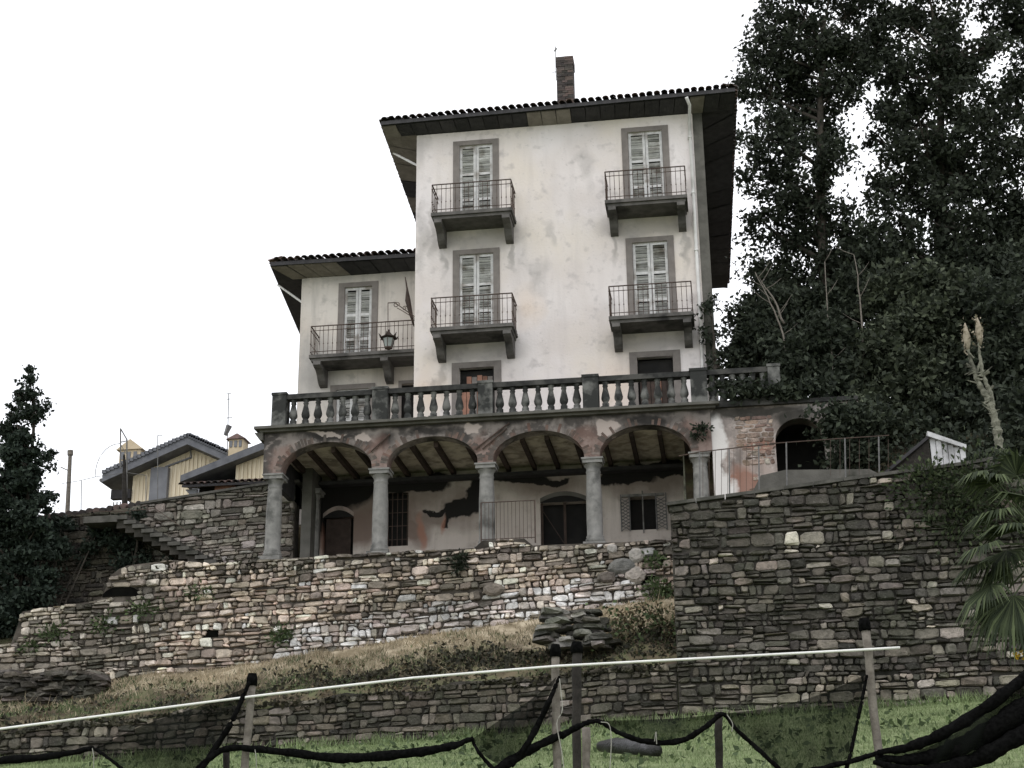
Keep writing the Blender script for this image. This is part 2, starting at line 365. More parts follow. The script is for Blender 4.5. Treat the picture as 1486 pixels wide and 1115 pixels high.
ys = sorted(set([-120, -60, -30, -10, 0, 6, 12, 18, 21]+[round(v, 3) for v in np.arange(23, 31.4, .6)]+[31.6, 31.66, 31.72]+[round(v, 3) for v in np.arange(32, 36.2, .3)]+[36.18, 36.25, 37, 37.6, 38.7, 38.8, 39.35, 39.95, 40.05, 41, 44, 48, 53, 60, 70, 85, 100, 140, 200, 300, 400]))
g = MB()
for y in ys:
    for x in xs: g.v.append((x, y, ground_z(x, y)))
nx = len(xs)
for j in range(len(ys)-1):
    for i in range(nx-1): g.face([j*nx+i, j*nx+i+1, (j+1)*nx+i+1, (j+1)*nx+i])
t = NT('ground earth', .97, .1)
c_ = t.mix(t.rng(t.noise(1.6, 7), .42, .6), (.075, .06, .042), t.mix(t.rng(t.noise(3, 5), .4, .6), (.14, .115, .075), (.115, .125, .065)))
sp = t.n('SeparateXYZ'); t.l(t.geo.outputs['Position'], sp.inputs[0])
gr = t.mix(t.rng(t.noise(2.5, 6), .4, .62), (.12, .15, .07), (.20, .235, .12))
c_ = t.mix(t.rng(sp.outputs[1], 31.55, 31.7), gr, c_)
dry = t.mix(t.rng(t.noise(2.2, 6), .4, .6), (.20, .165, .11), (.44, .375, .275))
c_ = t.mix(t.math('MULTIPLY', t.rng(t.math('ADD', sp.outputs[1], t.rng(t.noise(1.4, 5), .3, .7, -.7, .7)), 33.9, 34.9), t.rng(sp.outputs[1], 36.1, 36.3, 1, 0)), c_, dry)
t.bump(t.noise(9, 8), .8, .06)
go = g.build('ground', t.out(c_), smooth=False, kind='structure', fix=False)

# ------------------------------------------------------------------ dry stone generator
def stone_geo(P, d, r):
    c = np.mean(np.array(P), axis=0); out = []
    n = 4
    for i in range(n):
        a = np.array(P[i]); p = np.array(P[i-1]); q = np.array(P[(i+1) % n])
        k1 = r.uniform(.06, .3); k2 = r.uniform(.06, .3)
        a = a+np.array((r.uniform(-.02, .02), r.uniform(-.012, .012))); out += [a+(p-a)*min(k1, .13/max(.01, np.linalg.norm(p-a))), a+(q-a)*min(k2, .13/max(.01, np.linalg.norm(q-a)))]
    vs = []
    for (s, yy) in ((1.0, .03), (1.0, -d*.55), (r.uniform(.72, .86), -d)):
        for o in out:
            p = c+(o-c)*s; vs.append((p[0], yy+(r.uniform(-.25, .25)*d if yy < 0 else 0), p[1]))
    fs = []
    for k in range(8):
        k2 = (k+1) % 8
        fs.append([k, k2, 8+k2, 8+k]); fs.append([8+k, 8+k2, 16+k2, 16+k])
    fs.append([16+k for k in range(8)])
    return (c[0], c[1]), vs, fs
def stone_cells(X0, X1, zbot, ztop, hr, wr, r, hole=None, amp=.05, slope=0.):
    zs0 = min(zbot(x)-slope*x for x in np.linspace(X0, X1, 30))-.1; zs1 = max(ztop(x)-slope*x for x in np.linspace(X0, X1, 30))+.05
    bounds = []; z = zs0
    while z < zs1:
        bounds.append((z, r.uniform(.6, 1.7), r.uniform(0, 6.28), r.uniform(.3, 1)*amp)); z += r.uniform(*hr)
    bounds.append((z, 1, 0, 0))
    fb = lambda b, x: b[0]+slope*x+b[3]*math.sin(b[1]*x+b[2])
    cells = []
    for b0, b1 in zip(bounds, bounds[1:]):
        x = X0-r.uniform(0, wr[1]*.6)
        while x < X1:
            hh_ = b1[0]-b0[0]; w = min(wr[1]*1.1, max(wr[0]*.6, hh_*r.choice((.8, 1.1, 1.4, 1.8, 2.4, 3.0))*r.uniform(.8, 1.2)))
            x1 = min(x+w, X1); xa = max(x, X0); x += w
            if x1-xa < .07: continue
            gx = r.uniform(.002, .018)
            lo = lambda q: fb(b0, q)+.007
            hi = lambda q: min(fb(b1, q)-.007, ztop(q)-.005)
            cx = (xa+x1)/2
            if hi(cx)-lo(cx) < .05 or hi(cx) < zbot(cx)-.05: continue
            if hole and hole(cx, (lo(cx)+hi(cx))/2): continue
            tl = r.uniform(-.03, .03)
            parts = [(lo, hi)]
            if hi(cx)-lo(cx) > .13 and r.random() < .36:
                k = r.choice((.28, .4, .5, .6, .72)); mid = lambda q, k=k: lerp(lo(q), hi(q), k)
                parts = [(lo, lambda q: mid(q)-.007), (lambda q: mid(q)+.007, hi)]
            for l_, h_ in parts:
                dz0, dz1 = r.uniform(-.012, .012), r.uniform(-.02, .012)
                if h_(xa) < l_(xa)+.02 or h_(x1) < l_(x1)+.02: continue
                P = [(xa+gx, l_(xa)+dz0), (x1-gx, l_(x1)-dz0), (x1-gx+tl, h_(x1)+dz1), (xa+gx+tl, h_(xa)-abs(dz1))]
                if x1-xa > .2 and h_(cx)-l_(cx) > .09 and r.random() < .14:      # a stone broken in two
                    q_ = r.uniform(.35, .65); A0, A1 = [P[0][j]+(P[1][j]-P[0][j])*q_ for j in (0, 1)], [P[3][j]+(P[2][j]-P[3][j])*(q_+r.uniform(-.12, .12)) for j in (0, 1)]
                    cells.append([P[0], (A0[0]-.008, A0[1]), (A1[0]-.008, A1[1]), P[3]]); cells.append([(A0[0]+.008, A0[1]), P[1], P[2], (A1[0]+.008, A1[1])])
                else: cells.append(P)
    return cells
def lay_stones(root, cells, Y0, col, r, proud=(.03, .09), limit=300, place=None):
    """place maps wall (x, y offset, z) into the world; default: a wall along x whose face is at Y0"""
    items = []
    for P in cells:
        cc, vs, fs = stone_geo(P, r.uniform(*proud), r)
        w = abs(P[1][0]-P[0][0]); h = abs(P[3][1]-P[0][1])
        wv = [place(v) if place else Vector((v[0], Y0+v[1], v[2])) for v in vs]
        o = sum(wv, Vector())/len(wv)
        age = .5+.5*math.sin(cc[0]*.9+1.3*math.sin(cc[1]*1.7)+Y0)*math.cos(cc[1]*2.1+.7*math.sin(cc[0]*2.3)); k_ = lerp(.62, 1.18, min(1, max(0, age+r.uniform(-.25, .25))))
        items.append((w*h*(1 if in_frame(o) else .01), o, [v-o for v in wv], fs, tuple(v*k_ for v in col(cc[0], cc[1], r))))
    items.sort(key=lambda i: -i[0])
    rest = MB()
    for k, (a, o, vs, fs, c) in enumerate(items):
        if k < limit:
            m = MB(); m.add(vs, fs, c); ob = m.build('stone', M['stone'], root, fix=False); ob.location = o
        else: rest.add([v+o for v in vs], fs, c)
    if rest.v: rest.build('small_stones', M['stone'], root, kind='stuff', fix=False)
def core_mesh(X0, X1, zbot, ztop, Ya, Yb, n=60, hole=None):
    m = MB(); xs_ = np.linspace(X0, X1, n)
    for x0, x1 in zip(xs_, xs_[1:]):
        a0, a1, b0, b1 = zbot(x0)-.4, zbot(x1)-.4, ztop(x0)-.01, ztop(x1)-.01
        m.quad((x0, Ya, a0), (x1, Ya, a1), (x1, Ya, b1), (x0, Ya, b0))
        m.quad((x0, Ya, b0), (x1, Ya, b1), (x1, Yb, b1), (x0, Yb, b0))
        m.quad((x0, Yb, a0), (x0, Yb, b0), (x1, Yb, b1), (x1, Yb, a1))
    for x in (X0, X1):
        m.quad((x, Ya, zbot(x)-.4), (x, Ya, ztop(x)-.01), (x, Yb, ztop(x)-.01), (x, Yb, zbot(x)-.4))
    return m
def pick(r, cols, wts, j=.18):
    c = r.choices(cols, wts)[0]; k = 1+r.uniform(-j, j); return tuple(min(1, v*k*(1+r.uniform(-.04, .04))) for v in c)

def desat(c, k):
    g_ = sum(c)/3; return tuple(lerp(v, g_*u, k) for v, u in zip(c, (1.04, 1., .95)))
# base wall under the loggia, running on to the left
r1 = random.Random(11)
bw_top = pw([(-19.5, 8.5)]+[(PY(q[0], q[1], YB).x, PY(q[0], q[1], YB).z) for q in ((0, 936), (23, 932), (26, 888), (146, 870), (152, 846), (165, 828), (185, 820), (250, 812), (310, 818), (372, 813))]+[(-11.4, 10.42), (-5.85, 10.48), (-5.82, 10.66), (-4.62, 10.66), (-4.6, 10.48), (-1.0, 10.46)])
bw_bot = lambda x: bank_hi(x)-.12
nq = PY(176, 861, YB)
def niche(x, z): return ((x-nq.x)/.5)**2+((z-nq.z)/.19)**2 < 1 or (abs(x+1.75) < .16 and abs(z-9.52) < .13) or (abs(x+12.6) < .17 and abs(z-8.6) < .1)
base = core_mesh(-19.5, -1.0, lambda x: bw_bot(x)-.3, bw_top, YB+.02, YB+.55, 90).build('stone_wall', M['mortar'])
tag(base, 'pale rubble stone wall carrying the arcaded loggia above the dry bank', 'stone wall')
def bw_col(x, z, r):
    light = (z-bank_hi(x)) < .75 and -11 < x < -1.5
    if x < -14: cols, w = [(.17, .15, .125), (.26, .235, .205), (.07, .065, .055), (.36, .33, .29)], [5, 4, 3, 1]
    elif z > 10.0: cols, w = [(.33, .28, .235), (.15, .13, .11), (.08, .07, .06), (.42, .37, .32)], [4, 4, 3, 2]
    elif light: cols, w = [(.46, .42, .405), (.36, .32, .31), (.27, .225, .21), (.56, .53, .52), (.14, .125, .115)], [5, 4, 2, 2, 1]
    else: cols, w = [(.31, .255, .21), (.24, .195, .165), (.38, .325, .275), (.13, .11, .095), (.30, .225, .19), (.45, .40, .35)], [5, 4, 3, 3, 1.5, 1.2]
    return tuple(min(.7, v*f_ ) for v, f_ in zip(desat(pick(r, cols, [q*(1.3 if i == 0 else 1) for i, q in enumerate(w)], .35), .3), (1.75, 1.73, 1.68)))
lay_stones(base, stone_cells(-19.5, -1.0, bw_bot, bw_top, (.085, .2), (.12, .42), r1, niche, .07, .03), YB, bw_col, r1, (.03, .13))
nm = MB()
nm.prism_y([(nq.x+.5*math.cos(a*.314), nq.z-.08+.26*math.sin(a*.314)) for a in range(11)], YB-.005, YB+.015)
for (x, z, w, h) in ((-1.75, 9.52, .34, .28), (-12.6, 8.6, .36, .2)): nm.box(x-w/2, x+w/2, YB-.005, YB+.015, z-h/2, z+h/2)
nm.build('hole_shade_plate', M['hole_shade'], base)  # flat plates on the wall core, shade of deep holes put into their colour
# big boulders set in the wall
for (px, py, rx, rz, c) in ((902, 822, .34, .22, (.20, .20, .19)), (924, 806, .2, .2, (.42, .40, .37)), (922, 834, .26, .2, (.46, .42, .38)), (888, 797, .14, .13, (.45, .43, .40)), (716, 856, .28, .16, (.24, .21, .18)), (880, 838, .24, .16, (.22, .19, .17))):
    p = PY(px, py, YB-.1); vs = []; m = MB()
    for k, (sc_, dy) in enumerate(((1, .1), (1, -.02), (.62, -.07))):
        for q in range(9):
            a = q/9*6.283; k_ = r1.uniform(.85, 1.1); vs.append((rx*sc_*k_*math.cos(a), dy, rz*sc_*k_*math.sin(a)))
    fs = [[k*9+q, k*9+(q+1) % 9, (k+1)*9+(q+1) % 9, (k+1)*9+q] for k in range(2) for q in range(9)]+[[18+q for q in range(9)]]
    m.add(vs, fs, tuple(v*.72 for v in c)); o = m.build('boulder', M['stone'], base, fix=False); o.location = p

# big retaining wall on the right and the low wall that continues it to the left
r2 = random.Random(12)
rw_top = pw([(-1.0, 10.07), (3.5, 10.5), (5.0, 10.62), (6.4, 10.8), (13, 11.3)])
rw_bot = lambda x: lawn_z(x)-.1
rw = core_mesh(-1.0, 13, rw_bot, rw_top, YW+.02, YW+.6, 50)
rw.box(-1.0, -.6, YW+.6, YB+.6, 6.0, 10.06)
rw = rw.build('stone_wall', M['mortar_dark'])
tag(rw, 'tall dark lichened stone retaining wall below the shed and the palm', 'stone wall')
def rw_col(x, z, r):
    k = .9 if z > 8.8 else 1.1
    if z < 6.4: cols, w = [(.26, .235, .195), (.16, .145, .12), (.36, .325, .28), (.09, .085, .072)], [4, 4, 2, 2]
    else: cols, w = [(.09*k, .084*k, .073*k), (.14*k, .128*k, .112*k), (.06, .056, .05), (.42, .385, .335), (.25, .22, .19)], [6, 4.5, 5, .8, 1.3]
    return pick(r, cols, w, .25)
rwh = lambda x, z: (abs(x-1.5) < .12 and abs(z-7.3) < .08) or (abs(x-4.6) < .1 and abs(z-8.4) < .08)
lay_stones(rw, stone_cells(-1.0, 13, rw_bot, rw_top, (.10, .22), (.15, .46), r2, rwh, .05, .0), YW, rw_col, r2, (.03, .12))
cp = MB(); 
for k in range(16):
    x0 = -1.05+k*.62; x1 = x0+.6; 
    if x0 > 5.2: break
    z0, z1 = rw_top(x0), rw_top(x1)
    cp.v += []; b = len(cp.v)
    cp.v += [(x0, YW-.1, z0), (x1, YW-.1, z1), (x1, YW+.62, z1), (x0, YW+.62, z0), (x0, YW-.1, z0+.07), (x1, YW-.1, z1+.07), (x1, YW+.62, z1+.07), (x0, YW+.62, z0+.07)]
    for q in ((0,3,2,1),(4,5,6,7),(0,1,5,4),(1,2,6,5),(2,3,7,6),(3,0,4,7)): cp.face([b+i for i in q])
cp.build('coping', M['coping'], rw)

r3 = random.Random(13)
lw_top = lambda x: bank_lo(x)+.02+.05*math.sin(x*2.1)+.04*math.sin(x*5.3)
lw = core_mesh(-21, -1.02, rw_bot, lw_top, YW+.04, YW+.5, 70).build('stone_wall', M['mortar_dark'])
tag(lw, 'low mossy dry stone terrace wall between the lawn and the dry bank', 'stone wall')
def lw_col(x, z, r): return pick(r, [(.13, .116, .095), (.18, .16, .135), (.09, .082, .069), (.26, .235, .20), (.06, .056, .048)], [5, 3, 4, .8, 2], .2)
lay_stones(lw, stone_cells(-21, -1.02, rw_bot, lw_top, (.1, .19), (.22, .5), r3, None, .05, .03), YW+.02, lw_col, r3, (.03, .09))

# garden wall behind the stairs on the left
r4 = random.Random(14); YG = 38.6
ga, gb = PY(150, 742, YG), PY(385, 705, YG)
gw_top = pw([(-40, 10.5), (-22, 12.1), (ga.x-1.5, ga.z-.1), (ga.x, ga.z), (gb.x, gb.z), (-11.3, gb.z+.03)])
gw_bot = lambda x: 9.6+.0*x
gw = core_mesh(-30, -11.35, gw_bot, gw_top, YG+.02, YG+.5, 50).build('stone_wall', M['mortar'])
tag(gw, 'grey stone garden wall behind the outdoor stairs, left of the loggia', 'stone wall')
def gw_col(x, z, r):
    if x < ga.x+.8: return pick(r, [(.075, .068, .055), (.11, .10, .08), (.05, .046, .04)], [4, 2, 2])  # left end: shade on the wall put into darker stone colours
    return pick(r, [(.23, .21, .185), (.30, .28, .25), (.155, .14, .12), (.36, .34, .31), (.09, .085, .075)], [5, 3, 4, 1, 2])
lay_stones(gw, stone_cells(-19, -11.35, gw_bot, gw_top, (.14, .25), (.26, .55), r4, None, .05, .03), YG, gw_col, r4, (.03, .08))
cp = MB()
for k in range(26):
    x0 = -19+k*.3
    if x0 > -11.5: break
    if x0 > ga.x+.9: cp.tube([(x0, YG-.08, gw_top(x0)+.03), (x0+.3, YG-.08, gw_top(x0+.3)+.03)], .045, 4); cp.box(x0, x0+.3, YG-.05, YG+.5, gw_top(x0)-.01, gw_top(x0)+.045)
cp.build('coping', M['coping'], gw)
tl = MB().tube([(0, -.14, 0), (0, .3, .08)], .09, 8).mesh('tile', M['tile'])
x = -19.
while x < ga.x+1.0:
    inst('tile', tl, gw, (x, YG+.1, gw_top(x)+.03+rng.uniform(-.02, .02)), (0, rng.uniform(-.1, .1), rng.uniform(-.2, .2))); x += .2

# small dry wall at the far left and the stone heap on the bank
def heap(label, cat, name, cx, Y, z0, w, h, n, cols, wts, r, tri=False):
    rt = thing(name, label, cat); rt.location = (cx, Y, z0)
    for k in range(n):
        row = int(k/n*max(1, h/.12)); zz = row*.12+r.uniform(-.02, .02)
        ww = w*(1-(.35*zz/h if tri else 0))
        x_ = r.uniform(-ww/2, ww/2) if tri else -w/2+(k*0.618 % 1)*w
        sx, sy, sz = r.uniform(.14, .3), r.uniform(.15, .3), r.uniform(.045, .085)
        P = [(-sx, -sz), (sx, -sz*r.uniform(.7, 1)), (sx*r.uniform(.8, 1), sz), (-sx*r.uniform(.8, 1), sz)]
        cc, vs, fs = stone_geo(P, sy, r)
        vs = [(v[0], v[1] if v[1] < 0 else .2, v[2]) for v in vs]; fs = fs+[[7-i for i in range(8)]]
        m = MB(); m.add(vs, fs, pick(r, cols, wts)); o = m.build('stone', M['stone'], rt, fix=True)
        o.location = (x_, r.uniform(-.1, .15), zz); o.rotation_euler = (0, r.uniform(-.15, .15), r.uniform(-.4, .4))
    return rt
r5 = random.Random(15)
p = PY(70, 1010, 34.6)
heap('short dark dry stone wall at the left end of the bank', 'dry wall', 'dry_wall', p.x, 34.6, ground_z(p.x, 34.6)-.05, 2.7, .85, 95, [(.085, .078, .068), (.12, .11, .095), (.05, .047, .042)], [3, 2, 3], r5)
p = PY(832, 930, 32.6)
heap('heap of flat grey stones on the bank above the middle post', 'stone heap', 'stone_heap', p.x, 32.6, p.z-.1, 1.5, .78, 60, [(.11, .105, .095), (.07, .068, .062), (.19, .18, .165), (.36, .34, .31)], [4, 4, 2, 1], r5, True)

# ------------------------------------------------------------------ building helpers
def wall_holes(m, x0, x1, z0, z1, Y, holes, depth=.25):
    xs_ = sorted({x0, x1, *[h[0] for h in holes], *[h[1] for h in holes]}); zs_ = sorted({z0, z1, *[h[2] for h in holes], *[h[3] for h in holes]})
    for a, b in zip(xs_, xs_[1:]):
        for c, d in zip(zs_, zs_[1:]):
            cx, cz = (a+b)/2, (c+d)/2
            if any(h[0] < cx < h[1] and h[2] < cz < h[3] for h in holes): continue
            m.quad((a, Y, c), (b, Y, c), (b, Y, d), (a, Y, d))
    for (a, b, c, d) in holes:
        m.quad((a, Y, c), (a, Y, d), (a, Y+depth, d), (a, Y+depth, c)); m.quad((b, Y, d), (b, Y, c), (b, Y+depth, c), (b, Y+depth, d))
        m.quad((a, Y, d), (b, Y, d), (b, Y+depth, d), (a, Y+depth, d)); m.quad((a, Y, c), (a, Y+depth, c), (b, Y+depth, c), (b, Y, c))
SLAT = None
def make_window(root, xa, xb, z0, zt, Y, r, ground=False):
    """painted surround, two louvred leaves"""
    fw = .185
    m = MB(); m.box(xa, xa+fw, Y-.03, Y+.0, z0, zt); m.box(xb-fw, xb, Y-.03, Y+.0, z0, zt); m.box(xa+fw, xb-fw, Y-.03, Y, zt-.15, zt)
    m.build('window_frame', M['frame'], root)
    bk = MB().box(xa+fw-.02, xb-fw+.02, Y+.17, Y+.2, z0, zt-.1); bk.build('pane', M['dark'], root)
    ia, ib, it = xa+fw, xb-fw, zt-.15
    mid = (ia+ib)/2
    for k, (a, b) in enumerate(((ia+.01, mid-.006), (mid+.006, ib-.01))):
        f = MB(); s = .075; rails = [z0+.02, z0+(it-z0)*.30, z0+(it-z0)*.62, it-.09]
        f.box(a, a+s, Y+.03, Y+.075, z0+.02, it-.01); f.box(b-s, b, Y+.03, Y+.075, z0+.02, it-.01)
        for q in rails: f.box(a+s, b-s, Y+.033, Y+.072, q, q+.08)
        sh = f.build('shutter', M['shutter'], root)
        wd = b-a-2*s
        me = MB().box(-wd/2, wd/2, -.028, .028, -.006, .006).mesh('slat', M['slat'])
        for q0, q1 in zip(rails, rails[1:]):
            z = q0+.115
            while z < q1-.02:
                inst('slat', me, sh, ((a+b)/2, Y+.052+r.uniform(-.004, .004), z+r.uniform(-.008, .008)), (-.75+r.gauss(0, .16), r.gauss(0, .02), 0)); z += .072
def make_balcony(root, x0, x1, zs, Y, depth, r, brk=None, right_open=False):
    sl = MB(); yf = Y-depth
    sl.box(x0-.03, x1+.03, yf-.03, Y-.002, zs-.1, zs); sl.box(x0+.02, x1-.02, yf+.03, Y-.002, zs-.19, zs-.1)
    bal = sl.build('balcony', M['slab'], root)
    for bx in (brk or (x0+.16, x1-.16)):
        prof = [(Y-.002, zs-.19), (yf+.02, zs-.19), (yf+.0, zs-.3), (yf+.1, zs-.34), (yf+.28, zs-.36), (yf+.45, zs-.45), (yf+.58, zs-.6), (yf+.7, zs-.68), (Y-.002, zs-.72)]
        MB().prism_x(prof, bx-.11, bx+.11).build('bracket', M['slab'], bal)
    rl = MB(); zt, zb = zs+.9, zs+.1
    ends = [((x0, yf, 0), (x1, yf, 0))]+[((x0, yf, 0), (x0, Y, 0))]+([] if right_open else [((x1, yf, 0), (x1, Y, 0))])
    bar = MB().tube([(0, 0, 0), (0, 0, .88)], .0085, 5); bar.tube([(0, 0, .30), (0, 0, .33), (0, 0, .36)], [.008, .02, .008], 5, cap=False); bar.tube([(0, 0, .72), (0, 0, .745), (0, 0, .77)], [.008, .017, .008], 5, cap=False)
    bme = bar.mesh('bar', M['iron'])
    for a, b in ends:
        a, b = Vector(a), Vector(b)
        for z, rd in ((zt, .019), (zt-.14, .011), (zb, .012)): rl.tube([a+Vector((0, 0, z)), b+Vector((0, 0, z))], rd, 5)
        n = max(2, round((b-a).length/.132))
        for k in range(n+(1 if a.y == b.y else 0)):
            p = a.lerp(b, k/n); inst('bar', bme, bal, (p.x, p.y, zs+.01), (r.gauss(0, .008), r.gauss(0, .008), 0))
    rl.build('railing', M['iron'], bal)
TILE = None
def tile_mesh():
    m = MB(); n = 6
    for i, y in enumerate((-.02, .42)):
        for k in range(n+1):
            a = math.pi*k/n; rr_ = .095 if i == 0 else .075; m.v.append((rr_*math.cos(a), y, .75*rr_*math.sin(a)))
    for i, y in enumerate((-.02, .42)):
        for k in range(n+1):
            a = math.pi*k/n; rr_ = .078 if i == 0 else .06; m.v.append((rr_*math.cos(a), y, .75*rr_*math.sin(a)))
    for k in range(n):
        m.face([k, k+1, n+2+k, n+1+k]); m.face([14+k+1, 14+k, 14+n+1+k, 14+n+2+k]); m.face([k+1, k, 14+k, 14+k+1])
    return m.mesh('tile', M['tile'])
TILE = tile_mesh()
def eave_tiles(root, A, B, inward, rise, rows, r, step=.215, cap=300):
    A, B = Vector(A), Vector(B); d = B-A; n = int(d.length/step); inward = Vector(inward).normalized()
    rot = math.atan2(inward.y, inward.x)-math.pi/2
    for j in range(rows):
        for k in range(n+1):
            p = A+d*((k+.5)/(n+1))+inward*(.34*j-.05)+Vector((0, 0, rise*.34*j+.03+r.uniform(-.012, .012)))
            inst('tile', TILE, root, p, (math.atan(rise)+r.gauss(0, .03), 0, rot+r.gauss(0, .05)))
def hip_roof(root, C4, apex_h, Z, ridge=None, th=.1):
    """C4: plan corners FL, FR, BR, BL (at Z = eave)"""
    m = MB(); FL, FR, BR, BL = [Vector((c[0], c[1], Z)) for c in C4]
    ctr = (FL+FR+BR+BL)/4; w = (FR-FL).length; dpt = (BL-FL).length
    fr = (FL+FR)/2; bk = (BL+BR)/2; ax = (bk-fr)
    inset = min(w/2, dpt*.45)
    r0 = fr+ax*(inset/dpt)+Vector((0, 0, apex_h)); r1_ = bk-ax*(inset/dpt)+Vector((0, 0, apex_h))
    m.quad(FL, FR, r0, r0+Vector((.01, 0, 0))); m.quad(FR, BR, r1_, r0); m.quad(BR, BL, r1_+Vector((.01, 0, 0)), r1_); m.quad(BL, FL, r0, r1_)
    dz = Vector((0, 0, -th))
    for a, b in ((FL, FR), (FR, BR), (BR, BL), (BL, FL)): m.quad(a, b, b+dz, a+dz)
    m.quad(FL+dz, FR+dz, BR+dz, BL+dz)
    return m.build('roof', M['soffit'], root)

# ------------------------------------------------------------------ main house
rh = random.Random(21)
ZT = 24.05
house = thing('villa', 'tall cream plastered villa with balconies, shutters and wide dark eaves', 'villa')
WL, WR = (-7.17, -5.80), (-2.16, -0.79)
openings = []
for (xa, xb) in (WL, WR):
    for z0, zt in ((20.98, 23.73), (17.43, 20.17), (13.95, 16.68)): openings.append((xa+.185, xb-.185, z0, zt-.15))
w = MB(); wall_holes(w, XL, XR, 13.7, ZT, YF, openings, .22)
w.quad((XL, YF, 10), (XL, YF, ZT), (XL, 52, ZT), (XL, 52, 10)); w.quad((XR, YF, 10), (XR, 52, 10), (XR, 52, ZT), (XR, YF, ZT)); w.quad((XL, 52, 10), (XL, 52, ZT), (XR, 52, ZT), (XR, 52, 10))
w.build('wall', M['plaster'], house, fix=False)
MB().box(-.065, XR+.012, YF-.014, YF+.3, 13.9, ZT-.002).build('corner_strip', M['concrete'], house)
for (xa, xb) in (WL, WR):
    for z0, zt in ((20.98, 23.73), (17.43, 20.17)): make_window(house, xa, xb, z0, zt, YF, rh)
for (x0, x1) in ((-7.62, -5.33), (-2.62, -0.36)):
    for zs in (20.98, 17.43): make_balcony(house, x0, x1, zs, YF, .9, rh)
# ground-floor doors with planks
for (xa, xb), wood, top in ((WL, 'door_wood', 16.28), (WR, 'door_dark', 16.0)):
    fw = .19; zt = 16.68
    m = MB(); m.box(xa-.02, xa+fw, YF-.03, YF, 13.95, zt); m.box(xb-fw, xb+.02, YF-.03, YF, 13.95, zt); m.box(xa+fw-.005, xb-fw+.005, YF-.03, YF, zt-.17, zt)
    m.build('window_frame', M['frame'], house)
    MB().box(xa+.2, xb-.2, YF+.19, YF+.21, 13.95, zt-.2).build('pane', M['dark'], house)
    dr = MB(); ia, ib = xa+.235, xb-.235
    for q in (14.1, 14.95, 15.7): dr.box(ia+.03, ib-.03, YF+.12, YF+.14, q, q+.09)
    door = dr.build('door', M[wood], house); n = 6
    for k in range(n):
        a = lerp(ia, ib, k/n); b = lerp(ia, ib, (k+1)/n); tp = top+rh.uniform(-.05, .05)-(.35 if k == 0 and wood == 'door_wood' else 0)
        mat = M['door_wood'] if (wood == 'door_wood' or k in (3,)) else M['door_dark']
        if wood == 'door_wood' and k in (2, 5): mat = M['frame']
        MB().box(a+.008, b-.008, YF+.07+rh.uniform(0, .02), YF+.115, 13.95, tp).build('plank', mat, door)
# eaves
FLc, FRc = PZ(553, 182, 24.2), PZ(1067, 133, 24.2)
BLp, BRp = PZ(600, 312, 24.2), PZ(1056, 415, 24.2)
def extend(a, b, Y): k = (Y-a.y)/(b.y-a.y); return a+(b-a)*k
BLc, BRc = extend(FLc, BLp, 53.), extend(FRc, BRp, 53.)
hip_roof(house, [FLc, FRc, BRc, BLc], 2.1, 24.33, th=.12)
roof = [o for o in house.children if o.name.startswith('roof')][0]
sf = MB(); ZS = ZT+.015      # soffit boarding in strips
nb = 24
for k in range(nb):
    a, b = k/nb+.0004, (k+1)/nb-.0004
    fa, fb_ = FLc.lerp(FRc, a), FLc.lerp(FRc, b)
    wa, wb = lerp(XL-.9, XR+.9, a), lerp(XL-.9, XR+.9, b)
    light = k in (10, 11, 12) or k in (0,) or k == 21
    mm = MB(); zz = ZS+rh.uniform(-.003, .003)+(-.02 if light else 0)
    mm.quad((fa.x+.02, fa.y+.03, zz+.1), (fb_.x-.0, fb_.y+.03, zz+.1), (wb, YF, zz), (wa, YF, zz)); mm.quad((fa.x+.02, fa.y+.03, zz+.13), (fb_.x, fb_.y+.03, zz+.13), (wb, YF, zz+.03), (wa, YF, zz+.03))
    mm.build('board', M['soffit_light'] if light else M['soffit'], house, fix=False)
for side, (f0, b0, xw) in enumerate(((FLc, BLc, XL), (FRc, BRc, XR))):
    for k in range(12):
        a, b = k/12+.002, (k+1)/12-.002; fa, fb_ = f0.lerp(b0, a), f0.lerp(b0, b); ya, yb = lerp(YF-.0, 52.5, a), lerp(YF, 52.5, b)
        mm = MB(); zz = ZS+rh.uniform(-.01, .01)
        mm.quad((fa.x, fa.y, zz+.1), (fb_.x, fb_.y, zz+.1), (xw, yb, zz), (xw, ya, zz)); mm.quad((fa.x, fa.y, zz+.13), (fb_.x, fb_.y, zz+.13), (xw, yb, zz+.03), (xw, ya, zz+.03))
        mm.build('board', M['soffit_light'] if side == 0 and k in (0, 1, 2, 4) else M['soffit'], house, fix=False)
eave_tiles(roof, FLc+Vector((0, 0, .14)), FRc+Vector((0, 0, .14)), (0, 1, 0), .38, 3, rh)
eave_tiles(roof, BLc+Vector((0, 0, .14)), FLc+Vector((0, 0, .14)), (1, 0, 0), .38, 1, rh)
eave_tiles(roof, FRc+Vector((0, 0, .14)), BRc+Vector((0, 0, .14)), (-1, 0, 0), .38, 1, rh)
